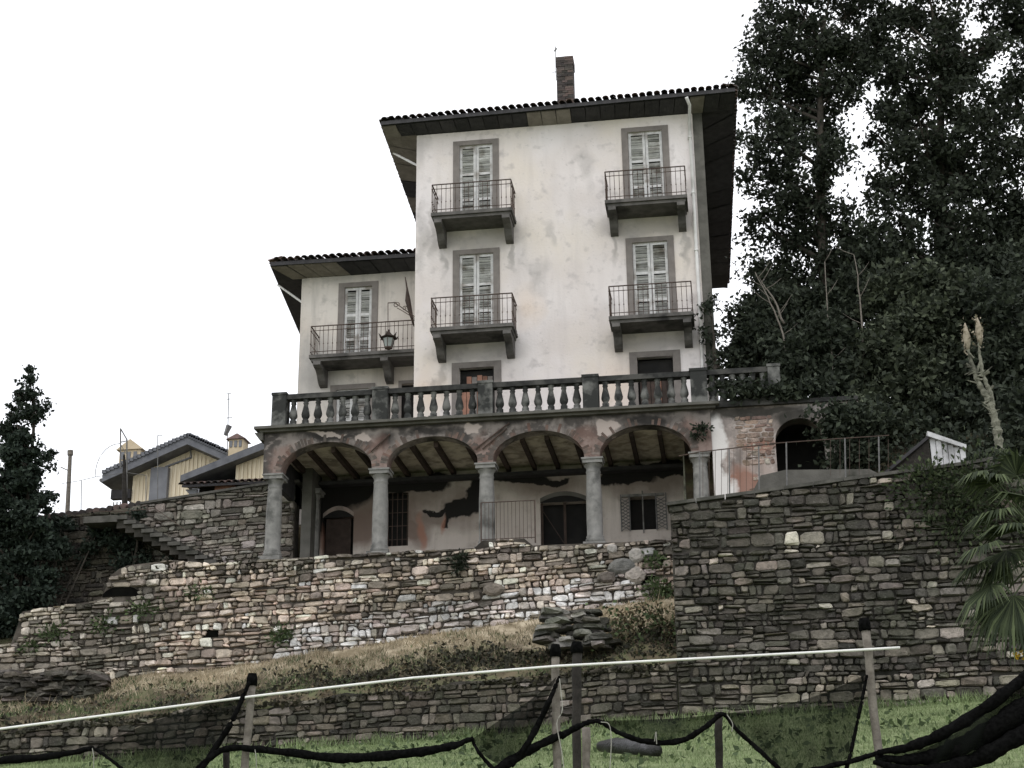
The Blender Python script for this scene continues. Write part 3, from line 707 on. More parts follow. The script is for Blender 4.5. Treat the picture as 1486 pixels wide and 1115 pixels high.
# chimney in coursed brick
ch = MB(); c0 = PY(820, 88, 41.2); x0, x1 = c0.x-.26, c0.x+.26; z = 24.6
while z < c0.z-.02:
    n = 2 if int(z*100) % 2 else 3
    for k in range(n):
        a, b = lerp(x0, x1, k/n), lerp(x0, x1, (k+1)/n); j = rh.uniform(-.012, .012)
        if z > c0.z-.35: a -= .02; b += .02
        cc = pick(rh, [(.09, .075, .068), (.13, .10, .088), (.06, .053, .05)], [3, 2, 3])
        ch.box(a+.006, b-.006, 40.95+j, 41.5, z, z+.062+rh.uniform(-.004, .006), cc)
    z += .072
ch.box(x0+.02, x1-.02, 40.97, 41.45, 24.5, c0.z-.05, (.06, .055, .05))
chim = MB().box(x0-.12, x1+.12, 40.85, 41.6, 24.4, 24.75).build('chimney', M['concrete'], house)
ch.build('brickwork', M['brick_attr'], chim, kind='stuff')
an = MB(); a0 = PY(806, 90, 41.1); an.tube([(a0.x, 41.2, a0.z-.6), (a0.x, 41.2, a0.z+.62)], .012, 5)
an.tube([(a0.x-.03, 41.2, a0.z+.45), (a0.x+.03, 41.2, a0.z+.55)], .03, 5); an.tube([(a0.x-.12, 41.2, a0.z-.3), (a0.x+.05, 41.2, a0.z-.3)], .012, 5)
an.build('aerial', M['iron_grey'], chim)
# downpipe on the right, stay on the left eave
dp = MB(); dp.tube([(-.2, 38.75, 24.17), (-.12, 39.0, 24.05), (-.16, YF-.09, 23.7), (-.17, YF-.09, 17.2), (-.19, YF-.09, 14.0)], .05, 8)
for z in (23.2, 21.4, 19.6, 17.8): dp.box(-.23, -.11, YF-.15, YF, z, z+.035)
dp.build('downpipe', M['white_pipe'], house, smooth=True)
q0, q1 = PZ(570, 226, 24.1), Vector((XL, YF+.35, 23.2))
MB().tube([q0+Vector((0, 0, .1)), q1], .035, 6).build('gutter_pipe', M['white_pipe'], house)

# ------------------------------------------------------------------ side wing
YG2 = YF+1.5
wing = thing('house_wing', 'lower pale side wing with one long balcony, left of the tall villa', 'house wing')
w = MB(); WX0, WX1 = -12.1, XL
wo_ = [(-10.94+.185, -9.72-.185, 17.45, 20.05-.15), (-11.1+.185, -9.75-.185, 13.95, 16.63), (-9.0, -8.5, 15.6, 16.7)]
wall_holes(w, WX0, WX1, 10.5, 20.3, YG2, wo_, .22)
w.quad((WX0, YG2, 10.5), (WX0, YG2, 20.3), (WX0, 49, 20.3), (WX0, 49, 10.5)); w.quad((WX0, 49, 10.5), (WX0, 49, 20.3), (WX1, 49, 20.3), (WX1, 49, 10.5))
w.build('wall', M['wing_plaster'], wing, fix=False)
make_window(wing, -10.94, -9.72, 17.45, 20.05, YG2, rh)
make_window(wing, -11.1, -9.75, 13.95, 16.78, YG2, rh)
m = MB(); m.box(-9.05, -8.95, YG2-.03, YG2, 15.5, 16.8); m.box(-8.95, -8.4, YG2-.03, YG2, 16.7, 16.8); m.build('window_frame', M['frame'], wing)
MB().box(-9.0, -8.45, YG2+.15, YG2+.17, 15.6, 16.7).build('pane', M['dark'], wing)
make_balcony(wing, -11.5, -8.35, 17.43, YG2, .9, rh, (-11.3, -9.3), True)
wFL, wBL0 = PZ(392, 385, 20.45), PZ(433, 480, 20.45)
wBL = extend(wFL, wBL0, 50); wFR = Vector((XL-.02, PZ(600, 372, 20.45).y, 20.45)); wBR = Vector((XL-.02, 50, 20.45))
rm_ = MB(); 
a_, b_, c_2, d_ = [Vector((q.x, q.y, 20.55)) for q in (wFL, wFR, wBR, wBL)]
rg = [Vector((XL-.02, b_.y+3.5, 21.3)), Vector((XL-.02, 46.5, 21.3))]
rm_.quad(a_, b_, rg[0], rg[0]+Vector((-.01, 0, 0))); rm_.quad(a_, rg[0], rg[1], d_); rm_.quad(d_, rg[1], c_2, c_2+Vector((-.01, 0, 0)))
dz = Vector((0, 0, -.12))
for p_, q_ in ((a_, b_), (d_, a_), (c_2, d_)): rm_.quad(p_, q_, q_+dz, p_+dz)
rm_.quad(a_+dz, b_+dz, c_2+dz, d_+dz)
wroof = rm_.build('roof', M['soffit'], wing)
for k in range(9):
    a, b = k/9+.003, (k+1)/9-.003; fa, fb_ = a_.lerp(b_, a), a_.lerp(b_, b); wa, wb = lerp(WX0-.3, XL, a), lerp(WX0-.3, XL, b)
    mm = MB(); zz = 20.3+rh.uniform(-.01, .01)
    mm.quad((fa.x, fa.y+.02, zz+.1), (fb_.x, fb_.y+.02, zz+.1), (wb, YG2, zz), (wa, YG2, zz)); mm.quad((fa.x, fa.y+.02, zz+.12), (fb_.x, fb_.y+.02, zz+.12), (wb, YG2, zz+.02), (wa, YG2, zz+.02))
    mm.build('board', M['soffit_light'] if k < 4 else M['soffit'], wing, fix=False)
eave_tiles(wroof, a_+Vector((.1, 0, .03)), b_+Vector((0, 0, .03)), (0, 1, 0), .25, 3, rh)
eave_tiles(wroof, d_+Vector((0, 0, .03)), a_+Vector((0, 0, .03)), (1, 0, 0), .25, 1, rh)
MB().tube([PZ(403, 418, 20.35)+Vector((0, 0, .1)), Vector((WX0, YG2+.3, 19.6))], .035, 6).build('gutter_pipe', M['white_pipe'], wing)

# wall lantern on its scroll bracket, and the furled bundle
def scroll(cx, cz, r0, turns, Y, n=18): return [(cx+r0*(1-.8*k/n)*math.cos(turns*6.283*k/n), Y, cz+r0*(1-.8*k/n)*math.sin(turns*6.283*k/n)) for k in range(n+1)]
YN = 39.75
lan = thing('wall_lantern', 'black iron lantern hanging from a scrolled bracket at the villa corner', 'lantern')
pa, pb, pc = PY(600, 462, YN), PY(563, 440, YN), PY(592, 468, YN)
pa.x = XL
m = MB(); m.tube([pa, pb+Vector((.2, 0, .0)), pb], .016, 5); m.tube([Vector((XL, YN, pa.z-.05)), PY(585, 452, YN), PY(576, 447, YN)], .012, 5)
m.tube(scroll(pb.x+.25, pb.z-.08, .1, 1.3, YN), .012, 5); m.tube(scroll(pb.x+.5, pb.z-.2, .08, 1.3, YN), .012, 5); m.tube([pb, PY(563, 480, YN)], .012, 5)
m.tube([Vector((XL-.02, YN, pa.z+.25)), Vector((XL-.02, YN, pa.z-.2))], .02, 5)
m.build('bracket', M['iron'], lan)
lc = PY(564, 488, YN)
m = MB(); m.lathe(lc.x, YN, [(.02, lc.z+.2), (.06, lc.z+.1), (.13, lc.z+.02), (.27, lc.z-.06), (.24, lc.z-.08), (.02, lc.z-.05)], 6)
for k in range(6):
    a = 6.283*k/6+.52; m.tube([(lc.x+.24*math.cos(a), YN+.24*math.sin(a), lc.z-.05), (lc.x+.3*math.cos(a), YN+.3*math.sin(a), lc.z+.05)], [.03, .008], 4)
m.build('lantern_cap', M['door_dark'], lan)
MB().lathe(lc.x, YN, [(.17, lc.z-.09), (.1, lc.z-.36)], 6).build('glass', M['lglass'], lan)
m = MB(); m.lathe(lc.x, YN, [(.12, lc.z-.34), (.12, lc.z-.38), (.03, lc.z-.42)], 6)
for k in range(6):
    a = 6.283*(k+.5)/6; m.tube([(lc.x+.18*math.cos(a), YN+.18*math.sin(a), lc.z-.08), (lc.x+.11*math.cos(a), YN+.11*math.sin(a), lc.z-.36)], .012, 4)
m.build('lantern_frame', M['iron'], lan)
m = MB(); pts = [PY(588, 402, 40.2), PY(591, 420, 40.2), PY(592, 436, 40.2), PY(596, 455, 40.2), PY(601, 474, 40.2)]
m.tube(pts, [.012, .03, .085, .06, .015], 7)
tag(m.build('furled_bundle', M['door_dark'], smooth=True), 'narrow dark spindle-shaped bundle hanging beside the lantern bracket', 'bundle')

# ------------------------------------------------------------------ loggia
rl = random.Random(31)
log_ = thing('loggia', 'weathered loggia with four arches on grey columns under the terrace', 'loggia')
CX = [-11.27, -8.48, -5.74, -3.03, -0.36]; ZC, ZF, ZTOP = 12.72, 10.5, 13.82; CW = .2
m = MB(); ya, yb = YL, YL+.42
def arch_z(x, xc, hw): return ZC+.06+.72*math.sqrt(max(0, 1-((x-xc)/hw)**2))
xl, xr = CX[0]-.28, CX[-1]+.32
bays = []
for a, b in zip(CX, CX[1:]): bays.append(((a+b)/2, (b-a)/2-.2))
prev = xl
for xc, hw in bays:
    m.quad((prev, ya, ZC), (xc-hw, ya, ZC), (xc-hw, ya, ZTOP), (prev, ya, ZTOP)); m.quad((prev, yb, ZC), (prev, yb, ZTOP), (xc-hw, yb, ZTOP), (xc-hw, yb, ZC)); m.quad((prev, ya, ZC), (prev, yb, ZC), (xc-hw, yb, ZC), (xc-hw, ya, ZC))
    N = 28; xs_ = [xc-hw*math.cos(math.pi*k/N) for k in range(N+1)]
    m.quad((xs_[0], ya, ZC), (xs_[0], yb, ZC), (xs_[0], yb, arch_z(xs_[0], xc, hw)), (xs_[0], ya, arch_z(xs_[0], xc, hw)))
    m.quad((xs_[-1], ya, ZC), (xs_[-1], yb, ZC), (xs_[-1], yb, arch_z(xs_[-1], xc, hw)), (xs_[-1], ya, arch_z(xs_[-1], xc, hw)))
    for p_, q_ in zip(xs_, xs_[1:]):
        zp, zq = arch_z(p_, xc, hw), arch_z(q_, xc, hw)
        m.quad((p_, ya, zp), (q_, ya, zq), (q_, ya, ZTOP), (p_, ya, ZTOP)); m.quad((p_, yb, zp), (p_, yb, ZTOP), (q_, yb, ZTOP), (q_, yb, zq)); m.quad((p_, ya, zp), (p_, yb, zp), (q_, yb, zq), (q_, ya, zq))
    prev = xc+hw
m.quad((prev, ya, ZC), (xr, ya, ZC), (xr, ya, ZTOP), (prev, ya, ZTOP)); m.quad((xr, ya, ZC), (xr, yb, ZC), (xr, yb, ZTOP), (xr, ya, ZTOP)); m.quad((xl, yb, ZC), (xl, ya, ZC), (xl, ya, ZTOP), (xl, yb, ZTOP)); m.quad((prev, ya, ZC), (prev, yb, ZC), (xr, yb, ZC), (xr, ya, ZC))
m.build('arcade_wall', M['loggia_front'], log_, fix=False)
# brick voussoirs, uneven and partly lost
bm_ = MB().box(-.034, .034, -.01, .05, 0, .22).mesh('brick', M['brick'])
for bi, (xc, hw) in enumerate(bays):
    N = 44
    for k in range(N):
        a = math.pi*(k+.5+rl.uniform(-.15, .15))/N
        side = abs(math.cos(a))
        if rl.random() > (.2+.7*side): continue
        x, z = xc-hw*math.cos(a), ZC+.06+.72*math.sin(a)
        nx_, nz_ = -math.cos(a)/hw, math.sin(a)/.72
        inst('brick', bm_, log_, (x, YL+rl.uniform(-.0, .008), z+.004), (0, math.atan2(nx_, nz_), 0), (rl.uniform(.9, 1.15), 1, rl.uniform(.55, 1.05)))
# columns
pr = [(.24, 0), (.24, .1), (.215, .13), (.225, .17), (.2, .2), (.205, .6), (.2, 1.2), (.178, 1.78), (.175, 1.8), (.195, 1.83), (.178, 1.86), (.178, 1.93), (.22, 2.0), (.235, 2.03)]
colm = MB().lathe(0, 0, pr, 16).mesh('column', M['column'], smooth=True)
cap_ = MB().box(-.25, .25, -.25, .25, 0, .09); cap_.box(-.275, .275, -.275, .275, .09, .135); cap_ = cap_.mesh('capital', M['column'])
bas_ = MB().box(-.28, .28, -.28, .28, -.12, 0).mesh('column_base', M['column'])
for k, x in enumerate(CX):
    o = inst('column', colm, log_, (x, YL+.21, ZF+.05), (0, 0, rl.uniform(0, 6))); inst('capital', cap_, log_, (x, YL+.21, ZF+2.08)); inst('column_base', bas_, log_, (x, YL+.21, ZF+.05))
inst('column', colm, log_, (-10.98, YF-.4, ZF+.35), (0, 0, 1)); inst('capital', cap_, log_, (-10.98, YF-.4, ZF+2.38))
# diagonal iron stays by the spandrels
for (p0, p1) in (((566, 630), (538, 656)), ((739, 614), (690, 652)), ((735, 622), (700, 652))):
    MB().tube([PY(*p0, YL-.04), PY(*p1, YL-.04)], .022, 5).build('stay', M['iron'], log_)
# floor slab, back wall with openings, ceiling with beams
MB().box(xl-.1, xr+.1, YB+.5, YF-.02, ZF-.25, ZF+.0).build('floor_slab', M['floor'], log_)
def hole_px(a, b): p, q = PY(*a, YF-.03), PY(*b, YF-.03); return (p.x, q.x, q.z, p.z)
Yb = YF-.03
H = [hole_px((469, 752), (512, 806)), hole_px((561, 716), (592, 792)), hole_px((784, 730), (853, 786)), hole_px((912, 722), (955, 768))]
H[0] = (H[0][0], H[0][1], ZF, H[0][3]); H[2] = (H[2][0], H[2][1], ZF+.1, H[2][3])
w = MB(); wall_holes(w, -11.0, xr, ZF, 13.5, Yb, H, .3); w.build('back_wall', M['loggia_back'], log_, fix=False)
for h in H: MB().box(h[0]-.2, h[1]+.2, Yb+.32, Yb+.36, h[2]-.3, h[3]+.3).build('dark_room', M['dark'], log_)
# segmental heads of the door and the wide window (arched infill pieces)
def arch_head(h, rise, mat, name, proud=.02, band=.12):
    xc, hw = (h[0]+h[1])/2, (h[1]-h[0])/2; m = MB(); N = 12
    for k in range(N):
        p_, q_ = -hw+2*hw*k/N, -hw+2*hw*(k+1)/N; f_ = lambda u: h[3]+.0+rise*(1-(u/hw)**2)
        m.quad((xc+p_, Yb-proud, f_(p_)), (xc+q_, Yb-proud, f_(q_)), (xc+q_, Yb-proud, f_(q_)+band), (xc+p_, Yb-proud, f_(p_)+band))
        m.quad((xc+p_, Yb-proud, f_(p_)), (xc+p_, Yb+.01, f_(p_)), (xc+q_, Yb+.01, f_(q_)), (xc+q_, Yb-proud, f_(q_)))
    m.build(name, M[mat], log_)
    d = MB()
    for k in range(N):
        p_, q_ = -hw+2*hw*k/N, -hw+2*hw*(k+1)/N
        d.quad((xc+p_, Yb-.012, h[3]-.01), (xc+q_, Yb-.012, h[3]-.01), (xc+q_, Yb-.012, f_(q_)), (xc+p_, Yb-.012, f_(p_)))
    d.build('dark_tympanum', M['dark'], log_)
arch_head(H[0], .2, 'side_wall', 'door_arch'); arch_head(H[2], .17, 'concrete', 'window_arch')
MB().box(H[0][0]+.06, H[0][1]-.1, Yb+.12, Yb+.16, ZF, H[0][3]).build('door', M['door_dark'], log_)
# window grille 1, wide window mullion, grated window with two open lattice leaves
m = MB()
for k in range(5): x = lerp(H[1][0]+.03, H[1][1]-.03, k/4); m.tube([(x, Yb+.03, H[1][2]), (x, Yb+.03, H[1][3])], .012, 4)
for k in range(4): z = lerp(H[1][2], H[1][3], (k+.5)/4); m.tube([(H[1][0], Yb+.02, z), (H[1][1], Yb+.02, z)], .01, 4)
m.build('window_grille', M['iron'], log_)
m = MB(); h = H[2]
for x in (h[0]+.03, lerp(h[0], h[1], .52)): m.box(x-.035, x+.035, Yb+.06, Yb+.1, h[2], h[3]+.1)
m.tube([(h[0], Yb+.04, h[3]-.12), (h[1]-.4, Yb+.04, h[2]+.35)], .012, 4)
m.build('window_bars', M['door_dark'], log_)
MB().box(h[0]+.1, lerp(h[0], h[1], .45), Yb+.2, Yb+.22, h[2], h[2]+.75).build('door_panel', M['interior'], log_)
MB().box(lerp(h[0], h[1], .68), h[1], Yb+.2, Yb+.22, h[2], h[2]+.62).build('door_panel', M['interior'], log_)
h = H[3]; m = MB(); m.tube([((h[0]+h[1])/2, Yb-.05, h[2]-.1), ((h[0]+h[1])/2, Yb-.05, h[3]+.15)], .02, 5)
m.box(h[0]-.18, h[1]+.2, Yb-.06, Yb-.02, h[3], h[3]+.07); m.build('window_frame', M['column'], log_)
for s_ in (-1, 1):
    x0, x1 = (h[0]-.2, h[0]+.02) if s_ < 0 else (h[1]-.02, h[1]+.24)
    m = MB()
    for k in range(9):
        z = lerp(h[2]-.02, h[3]-.1, k/9)
        m.tube([(x0, Yb-.08, z), (x1, Yb-.08, z+.14)], .012, 4); m.tube([(x1, Yb-.09, z), (x0, Yb-.09, z+.14)], .012, 4)
    m.box(x0-.02, x0+.01, Yb-.1, Yb-.06, h[2]-.04, h[3]+.06); m.box(x1-.01, x1+.02, Yb-.1, Yb-.06, h[2]-.04, h[3]+.06)
    m.build('lattice_leaf', M['iron_grey'], log_)
# ceiling
MB().box(xl, xr, yb+.002, YF-.03, 13.5, 13.6).build('ceiling', M['ceiling'], log_)
x = xl+.45
while x < xr:
    MB().box(x-.055, x+.055, yb+.003, YF-.04, 13.36+rl.uniform(-.02, .02), 13.498).build('beam', M['door_dark'], log_); x += rl.choice((.64, .72, .8))
MB().box(xl+.02, xr, YF-.35, YF-.035, 13.2, 13.3).build('wall_plate', M['soffit'], log_)
# left end: dark arch return
m = MB(); m.box(-11.12, -10.85, YL+2.2, Yb, ZF, 13.5); m.build('end_pier', M['concrete'], log_)
MB().box(-11.5, -11.35, YL+.5, YL+3.1, 12.6, 13.5).build('end_beam', M['soffit'], log_)
MB().box(xr-.02, xr+.2, YL+.45, Yb, ZF, 13.5).build('end_wall', M['loggia_back'], log_)
# terrace slab + cornice
m = MB(); m.box(xl-.1, xr+.14, YL-.12, YF-.003, 13.822, 13.88); m.box(xl-.22, xr+.24, YL-.25, YF-.004, 13.88, 13.95)
m.prism_y([(xl-.1, 13.62), (xl-.02, 13.62), (xl-.02, 13.82), (xl-.25, 13.82)], YL-.1, YL+2.5)
m.build('cornice', M['concrete'], log_)
MB().box(-12.4, XL, YF-.003, YG2, 13.7, 13.95).build('terrace_slab', M['concrete'], log_)
# leaning pole in the last bay
p0, p1 = PY(994, 722, YL+1.2), PY(992, 660, YL+1.2)
tag(MB().tube([p0-Vector((0, 0, .5)), p1], [.05, .015], 6).build('leaning_pole', M['bark_pale']), 'pale pointed pole leaning in the last arch of the loggia', 'pole')

# ------------------------------------------------------------------ balustrade
bal = thing('terrace_balustrade', 'dark lichened stone balustrade along the terrace edge', 'balustrade')
posts = [(-11.37, -11.0), (-8.69, -8.29), (-5.92, -5.54), (-3.22, -2.82), (-.49, -.07), (1.45, 1.75)]
Yc = YL+.12
for a, b in posts:
    m = MB(); m.box(a, b, YL-.07, YL+.33, 13.95, 14.84); m.box(a-.02, b+.02, YL-.09, YL+.35, 14.84, 14.91); m.build('post', M['balu'], bal)
bp = [(.08, 0), (.09, .03), (.09, .12), (.062, .15), (.075, .17), (.108, .23), (.112, .28), (.095, .37), (.07, .48), (.055, .56), (.072, .585), (.072, .61), (.055, .63), (.085, .66), (.085, .7)]
bme = MB().lathe(0, 0, bp, 10); bme.box(-.1, .1, -.1, .1, -.04, .035); bme = bme.mesh('baluster', M['balu'], smooth=True)
for (a0, a1), (b0, b1) in zip(posts, posts[1:]):
    n = 7; 
    if a1 > -.2: n = 6
    for k in range(n): inst('baluster', bme, bal, (lerp(a1, b0, (k+.5)/n), Yc, 14.04), (0, 0, rl.uniform(0, 6)), (1, 1, rl.uniform(.98, 1.0)))
    MB().box(a1, b0, YL, YL+.26, 14.735, 14.87).build('handrail', M['balu_dark'], bal)
    MB().box(a1, b0, YL-.02, YL+.28, 13.952, 14.02).build('plinth', M['balu_dark'], bal)

# ------------------------------------------------------------------ side wall with arched gate, parapet and railings on the right
YS = YL+.05
sw = thing('garden_wall', 'peeling plaster wall with a dark arched opening right of the loggia', 'wall')
m = MB(); xa, xb = xr+.003, 3.6; az0 = PY(1128, 680, YS); az1 = PY(1195, 605, YS); acx, ahw = (az0.x+az1.x)/2, (az1.x-az0.x)/2; azt, zsp = az1.z, az1.z-.55
m.box(xa, az0.x, YS, YS+.5, 9.9, 13.84); m.box(az1.x, xb, YS, YS+.5, 9.9, 13.84)
N = 14; 
for k in range(N):
    p_, q_ = acx-ahw*math.cos(math.pi*k/N), acx-ahw*math.cos(math.pi*(k+1)/N)
    f_ = lambda x: zsp+.55*math.sqrt(max(0, 1-((x-acx)/ahw)**2))
    m.quad((p_, YS, f_(p_)), (q_, YS, f_(q_)), (q_, YS, 13.84), (p_, YS, 13.84)); m.quad((p_, YS, f_(p_)), (p_, YS+.5, f_(p_)), (q_, YS+.5, f_(q_)), (q_, YS, f_(q_)))
m.build('wall', M['side_wall'], sw, fix=False)
MB().box(az0.x-.3, az1.x+.3, YS+1.6, YS+1.7, 9.9, 13.83).build('dark_room', M['dark'], sw)
MB().box(az1.x+.1, az1.x+.2, YS+.5, YS+1.6, 9.9, 13.83).build('dark_room', M['dark'], sw)
MB().box(az0.x-.3, az1.x+.3, YS+.5, YS+1.6, 13.6, 13.83).build('dark_room', M['dark'], sw)
MB().box(xa, xb, YS-.1, YS+1.4, 13.845, 13.95).build('cornice', M['balu_dark'], sw)
r6 = random.Random(16)
cells = stone_cells(.55, az0.x-.02, lambda x: 10.2, lambda x: 13.6, (.1, .17), (.16, .34), r6, lambda x, z: not (z > 12.3 and (x+z*.2) > 3.2 or r6.random() < .35 and x > .9) , .03)
lay_stones(sw, cells, YS+.012, lambda x, z, r: pick(r, [(.26, .19, .155), (.32, .26, .22), (.17, .12, .10), (.40, .35, .31)], [3, 3, 2, 1]), r6, (.015, .035))
m = MB()
for k in range(9): x = lerp(az0.x+.04, az1.x-.04, k/8); m.tube([(x, YS-.05, 10.3), (x, YS-.05, 11.95)], .012, 4)
m.tube([(az0.x, YS-.05, 11.9), (az1.x, YS-.05, 11.98)], .016, 4)
tag(m.build('iron_gate', M['iron']), 'black barred iron gate across the dark arched opening', 'gate')
# concrete parapet
YP = 33.6
pts = [PY(*q, YP) for q in ((1090, 718), (1104, 690), (1140, 682), (1262, 681), (1300, 700), (1300, 712))]
m = MB(); m.prism_y([(p.x, p.z) for p in pts]+[(pts[-1].x, 9.8), (pts[0].x, 9.8)], YP, YP+.3)
tag(m.build('parapet', M['concrete']), 'mossy concrete stair parapet on top of the tall retaining wall', 'parapet')
# long handrail with posts on the wall
rail = thing('iron_railing', 'thin rusty iron railing along the tall wall beside the loggia', 'railing')
YR = 33.0
m = MB(); tops = [PY(*q, YR) for q in ((985, 662), (1015, 656), (1130, 643), (1200, 638), (1290, 632))]; m.tube(tops, .014, 5); m.build('handrail', M['iron'], rail)
for px_, y0, y1 in ((1015, 656, 725), (1058, 652, 718), (1101, 648, 710), (1141, 642, 700), (1226, 636, 690), (1275, 634, 690)):
    MB().tube([PY(px_, y1, YR)-Vector((0, 0, .25)), PY(px_, y0, YR)], .017, 5).build('post', M['iron_grey'], rail)
m = MB()
for px_ in range(1020, 1100, 9): m.tube([PY(px_, 720, YR), PY(px_, 657-(px_-1015)*.11, YR)], .007, 4)
for px_ in range(1205, 1290, 14): m.tube([PY(px_, 690, YR), PY(px_, 638, YR)], .006, 4)
m.build('bars', M['iron'], rail, kind='stuff')
# light railing in front of the third arch
gr = thing('metal_railing', 'grey barred metal railing standing in front of the third arch', 'railing')
A_, B_ = PY(697, 728, YB-.0), PY(775, 726, YB); zb_ = 10.66
YQ = YB+.12
m = MB(); m.tube([(A_.x, YQ, A_.z), (B_.x, YQ, A_.z)], .014, 5); m.tube([(A_.x, YQ, zb_+.04), (B_.x, YQ, zb_+.04)], .012, 5); m.build('handrail', M['iron'], gr)
bb = MB().tube([(0, 0, 0), (0, 0, A_.z-zb_)], .008, 4).mesh('bar', M['iron'])
for k in range(15): inst('bar', bb, gr, (lerp(A_.x, B_.x, k/14), YQ, zb_))
for k in (0, 14): MB().tube([(lerp(A_.x, B_.x, k/14), YQ, zb_-.1), (lerp(A_.x, B_.x, k/14), YQ, A_.z)], .018, 5).build('post', M['iron'], gr)

# ------------------------------------------------------------------ stairs on the left
st = thing('stone_stairs', 'narrow stone stairs descending in front of the garden wall', 'stairs')
s0, s1 = PY(170, 748, 37.6), PY(312, 818, 37.6); n = 11
for k in range(n):
    x0, x1 = lerp(s0.x, s1.x, k/n), lerp(s0.x, s1.x, (k+1)/n); z1 = lerp(s0.z, s1.z, (k+.3)/n)
    MB().box(x0-.02, x1+.06, 37.5+rl.uniform(-.02, .02), 38.5, z1-.1, z1).build('step', M['coping'], st)
    MB().box(x0, x1, 37.62, 38.5, z1-.32, z1-.1).build('riser', M['mortar_dark'], st)
MB().box(s0.x-.9, s0.x+.05, 37.5, 38.5, s0.z-.2, s0.z-.02).build('landing', M['coping'], st)
hr = MB(); hr.tube([s0+Vector((-.8, 0, .15)), s0+Vector((.2, 0, .1)), PY(225, 738, 37.6), PY(312, 800, 37.6)], .012, 4)
hr.build('rail', M['iron'], st)

# ------------------------------------------------------------------ foliage machinery
def leaf_obj(name, C, size, mat, parent=None, kind=None, seed=0, flat=0., aspect=.55, droop=0.):
    r = np.random.default_rng(seed); C = np.asarray(C, dtype=np.float64); n = len(C)
    a = r.normal(size=(n, 3)); a[:, 2] = a[:, 2]*(1-flat)-droop; a /= np.linalg.norm(a, axis=1)[:, None]
    b = r.normal(size=(n, 3)); b -= (b*a).sum(1)[:, None]*a; b /= np.linalg.norm(b, axis=1)[:, None]
    nn = np.cross(a, b); s = (size*r.uniform(.6, 1.35, n))[:, None]
    V = np.empty((n, 4, 3)); V[:, 0] = C-a*s*.5; V[:, 1] = C+b*s*aspect*.5+nn*s*.1; V[:, 2] = C+a*s*.5; V[:, 3] = C-b*s*aspect*.5+nn*s*.1
    return poly_obj(name, V.reshape(-1, 3), 4, mat, parent, kind)
def poly_obj(name, V, k, mat, parent=None, kind=None):
    n = len(V)//k; m = bpy.data.meshes.new(name); m.vertices.add(n*k); m.vertices.foreach_set('co', np.ascontiguousarray(V, dtype=np.float32).ravel())
    m.loops.add(n*k); m.loops.foreach_set('vertex_index', np.arange(n*k, dtype=np.int32)); m.polygons.add(n)
    m.polygons.foreach_set('loop_start', np.arange(0, n*k, k, dtype=np.int32)); m.polygons.foreach_set('loop_total', np.full(n, k, dtype=np.int32))
    m.materials.append(mat); m.update(calc_edges=True); o = link(bpy.data.objects.new(name, m), parent)
    if kind: o['kind'] = kind
    return o
def clumps(blobs, per, cr, nleaf, seed, shell=.35):
    """blobs (centre, (rx, ry, rz)); leaves gather in clumps, clumps gather towards each blob's outside"""
    r = np.random.default_rng(seed); out = []
    for c, rad in blobs:
        rad = np.array(rad if isinstance(rad, (tuple, list)) else (rad,)*3, float); vol = float(np.prod(rad))**(1/3.)
        k = max(3, int(per*vol**2))
        d = r.normal(size=(k, 3)); d /= np.linalg.norm(d, axis=1)[:, None]; q = r.uniform(shell, 1.05, k)[:, None]
        cc = np.array(c)+d*q*rad
        for p in cc:
            s = cr*r.uniform(.6, 1.4); m = int(nleaf*r.uniform(.6, 1.3)); g_ = r.normal(size=(m, 3))*np.array((s, s, s*.7))*.55; out.append(p+g_)
    return np.concatenate(out)
def make_tree(name, label, cat, base, top, blobs, mat, per=26, cr=.4, nleaf=40, size=.19, seed=1, trunk_r=.18, group=None, bark='bark', lean=0., crown='crown'):
    rt = thing(name, label, cat, group); r = random.Random(seed); rt.location = base
    base = Vector(base); top = Vector(top); m = MB(); pts = []; rs = []
    for k in range(8):
        u = k/7; p = base.lerp(top, u)+Vector((math.sin(u*4+seed)*.16*u, math.cos(u*3+seed)*.14*u, 0)); pts.append(p-base); rs.append(trunk_r*(1-.8*u)+.02)
    m.tube(pts, rs, 8)
    for c, rad in blobs:
        c = Vector(c)-base; hgt = min(max((c.z-.9*abs((Vector((c.x, c.y, 0))).length))/max(.1, (top-base).z), .12), .92)
        f = hgt*7; i = min(int(f), 6); s_ = pts[i].lerp(pts[i+1], f-i); rr0 = max(.035, rs[i]*.6)
        mid = s_.lerp(c, .5)+Vector((r.uniform(-.2, .2), r.uniform(-.2, .2), r.uniform(-.1, .25)))
        m.tube([s_, mid, c], [rr0, rr0*.6, .012], 5, cap=False)
        R0 = rad if not isinstance(rad, (tuple, list)) else sum(rad)/3
        for q in range(4):
            e = c+Vector((r.gauss(0, 1), r.gauss(0, 1), r.gauss(0, .8))).normalized()*R0*.8; m.tube([mid.lerp(c, .5), mid.lerp(e, .7), e], [rr0*.45, rr0*.3, .008], 4, cap=False)
    m.build('trunk', M[bark], rt, smooth=True)
    C = clumps([(Vector(c)-base, rad) for c, rad in blobs], per, cr, nleaf, seed)
    leaf_obj(crown, C, size, mat, rt, None, seed)
    return rt
def B(px, py, Y, r): return (tuple(PY(px, py, Y)), r)

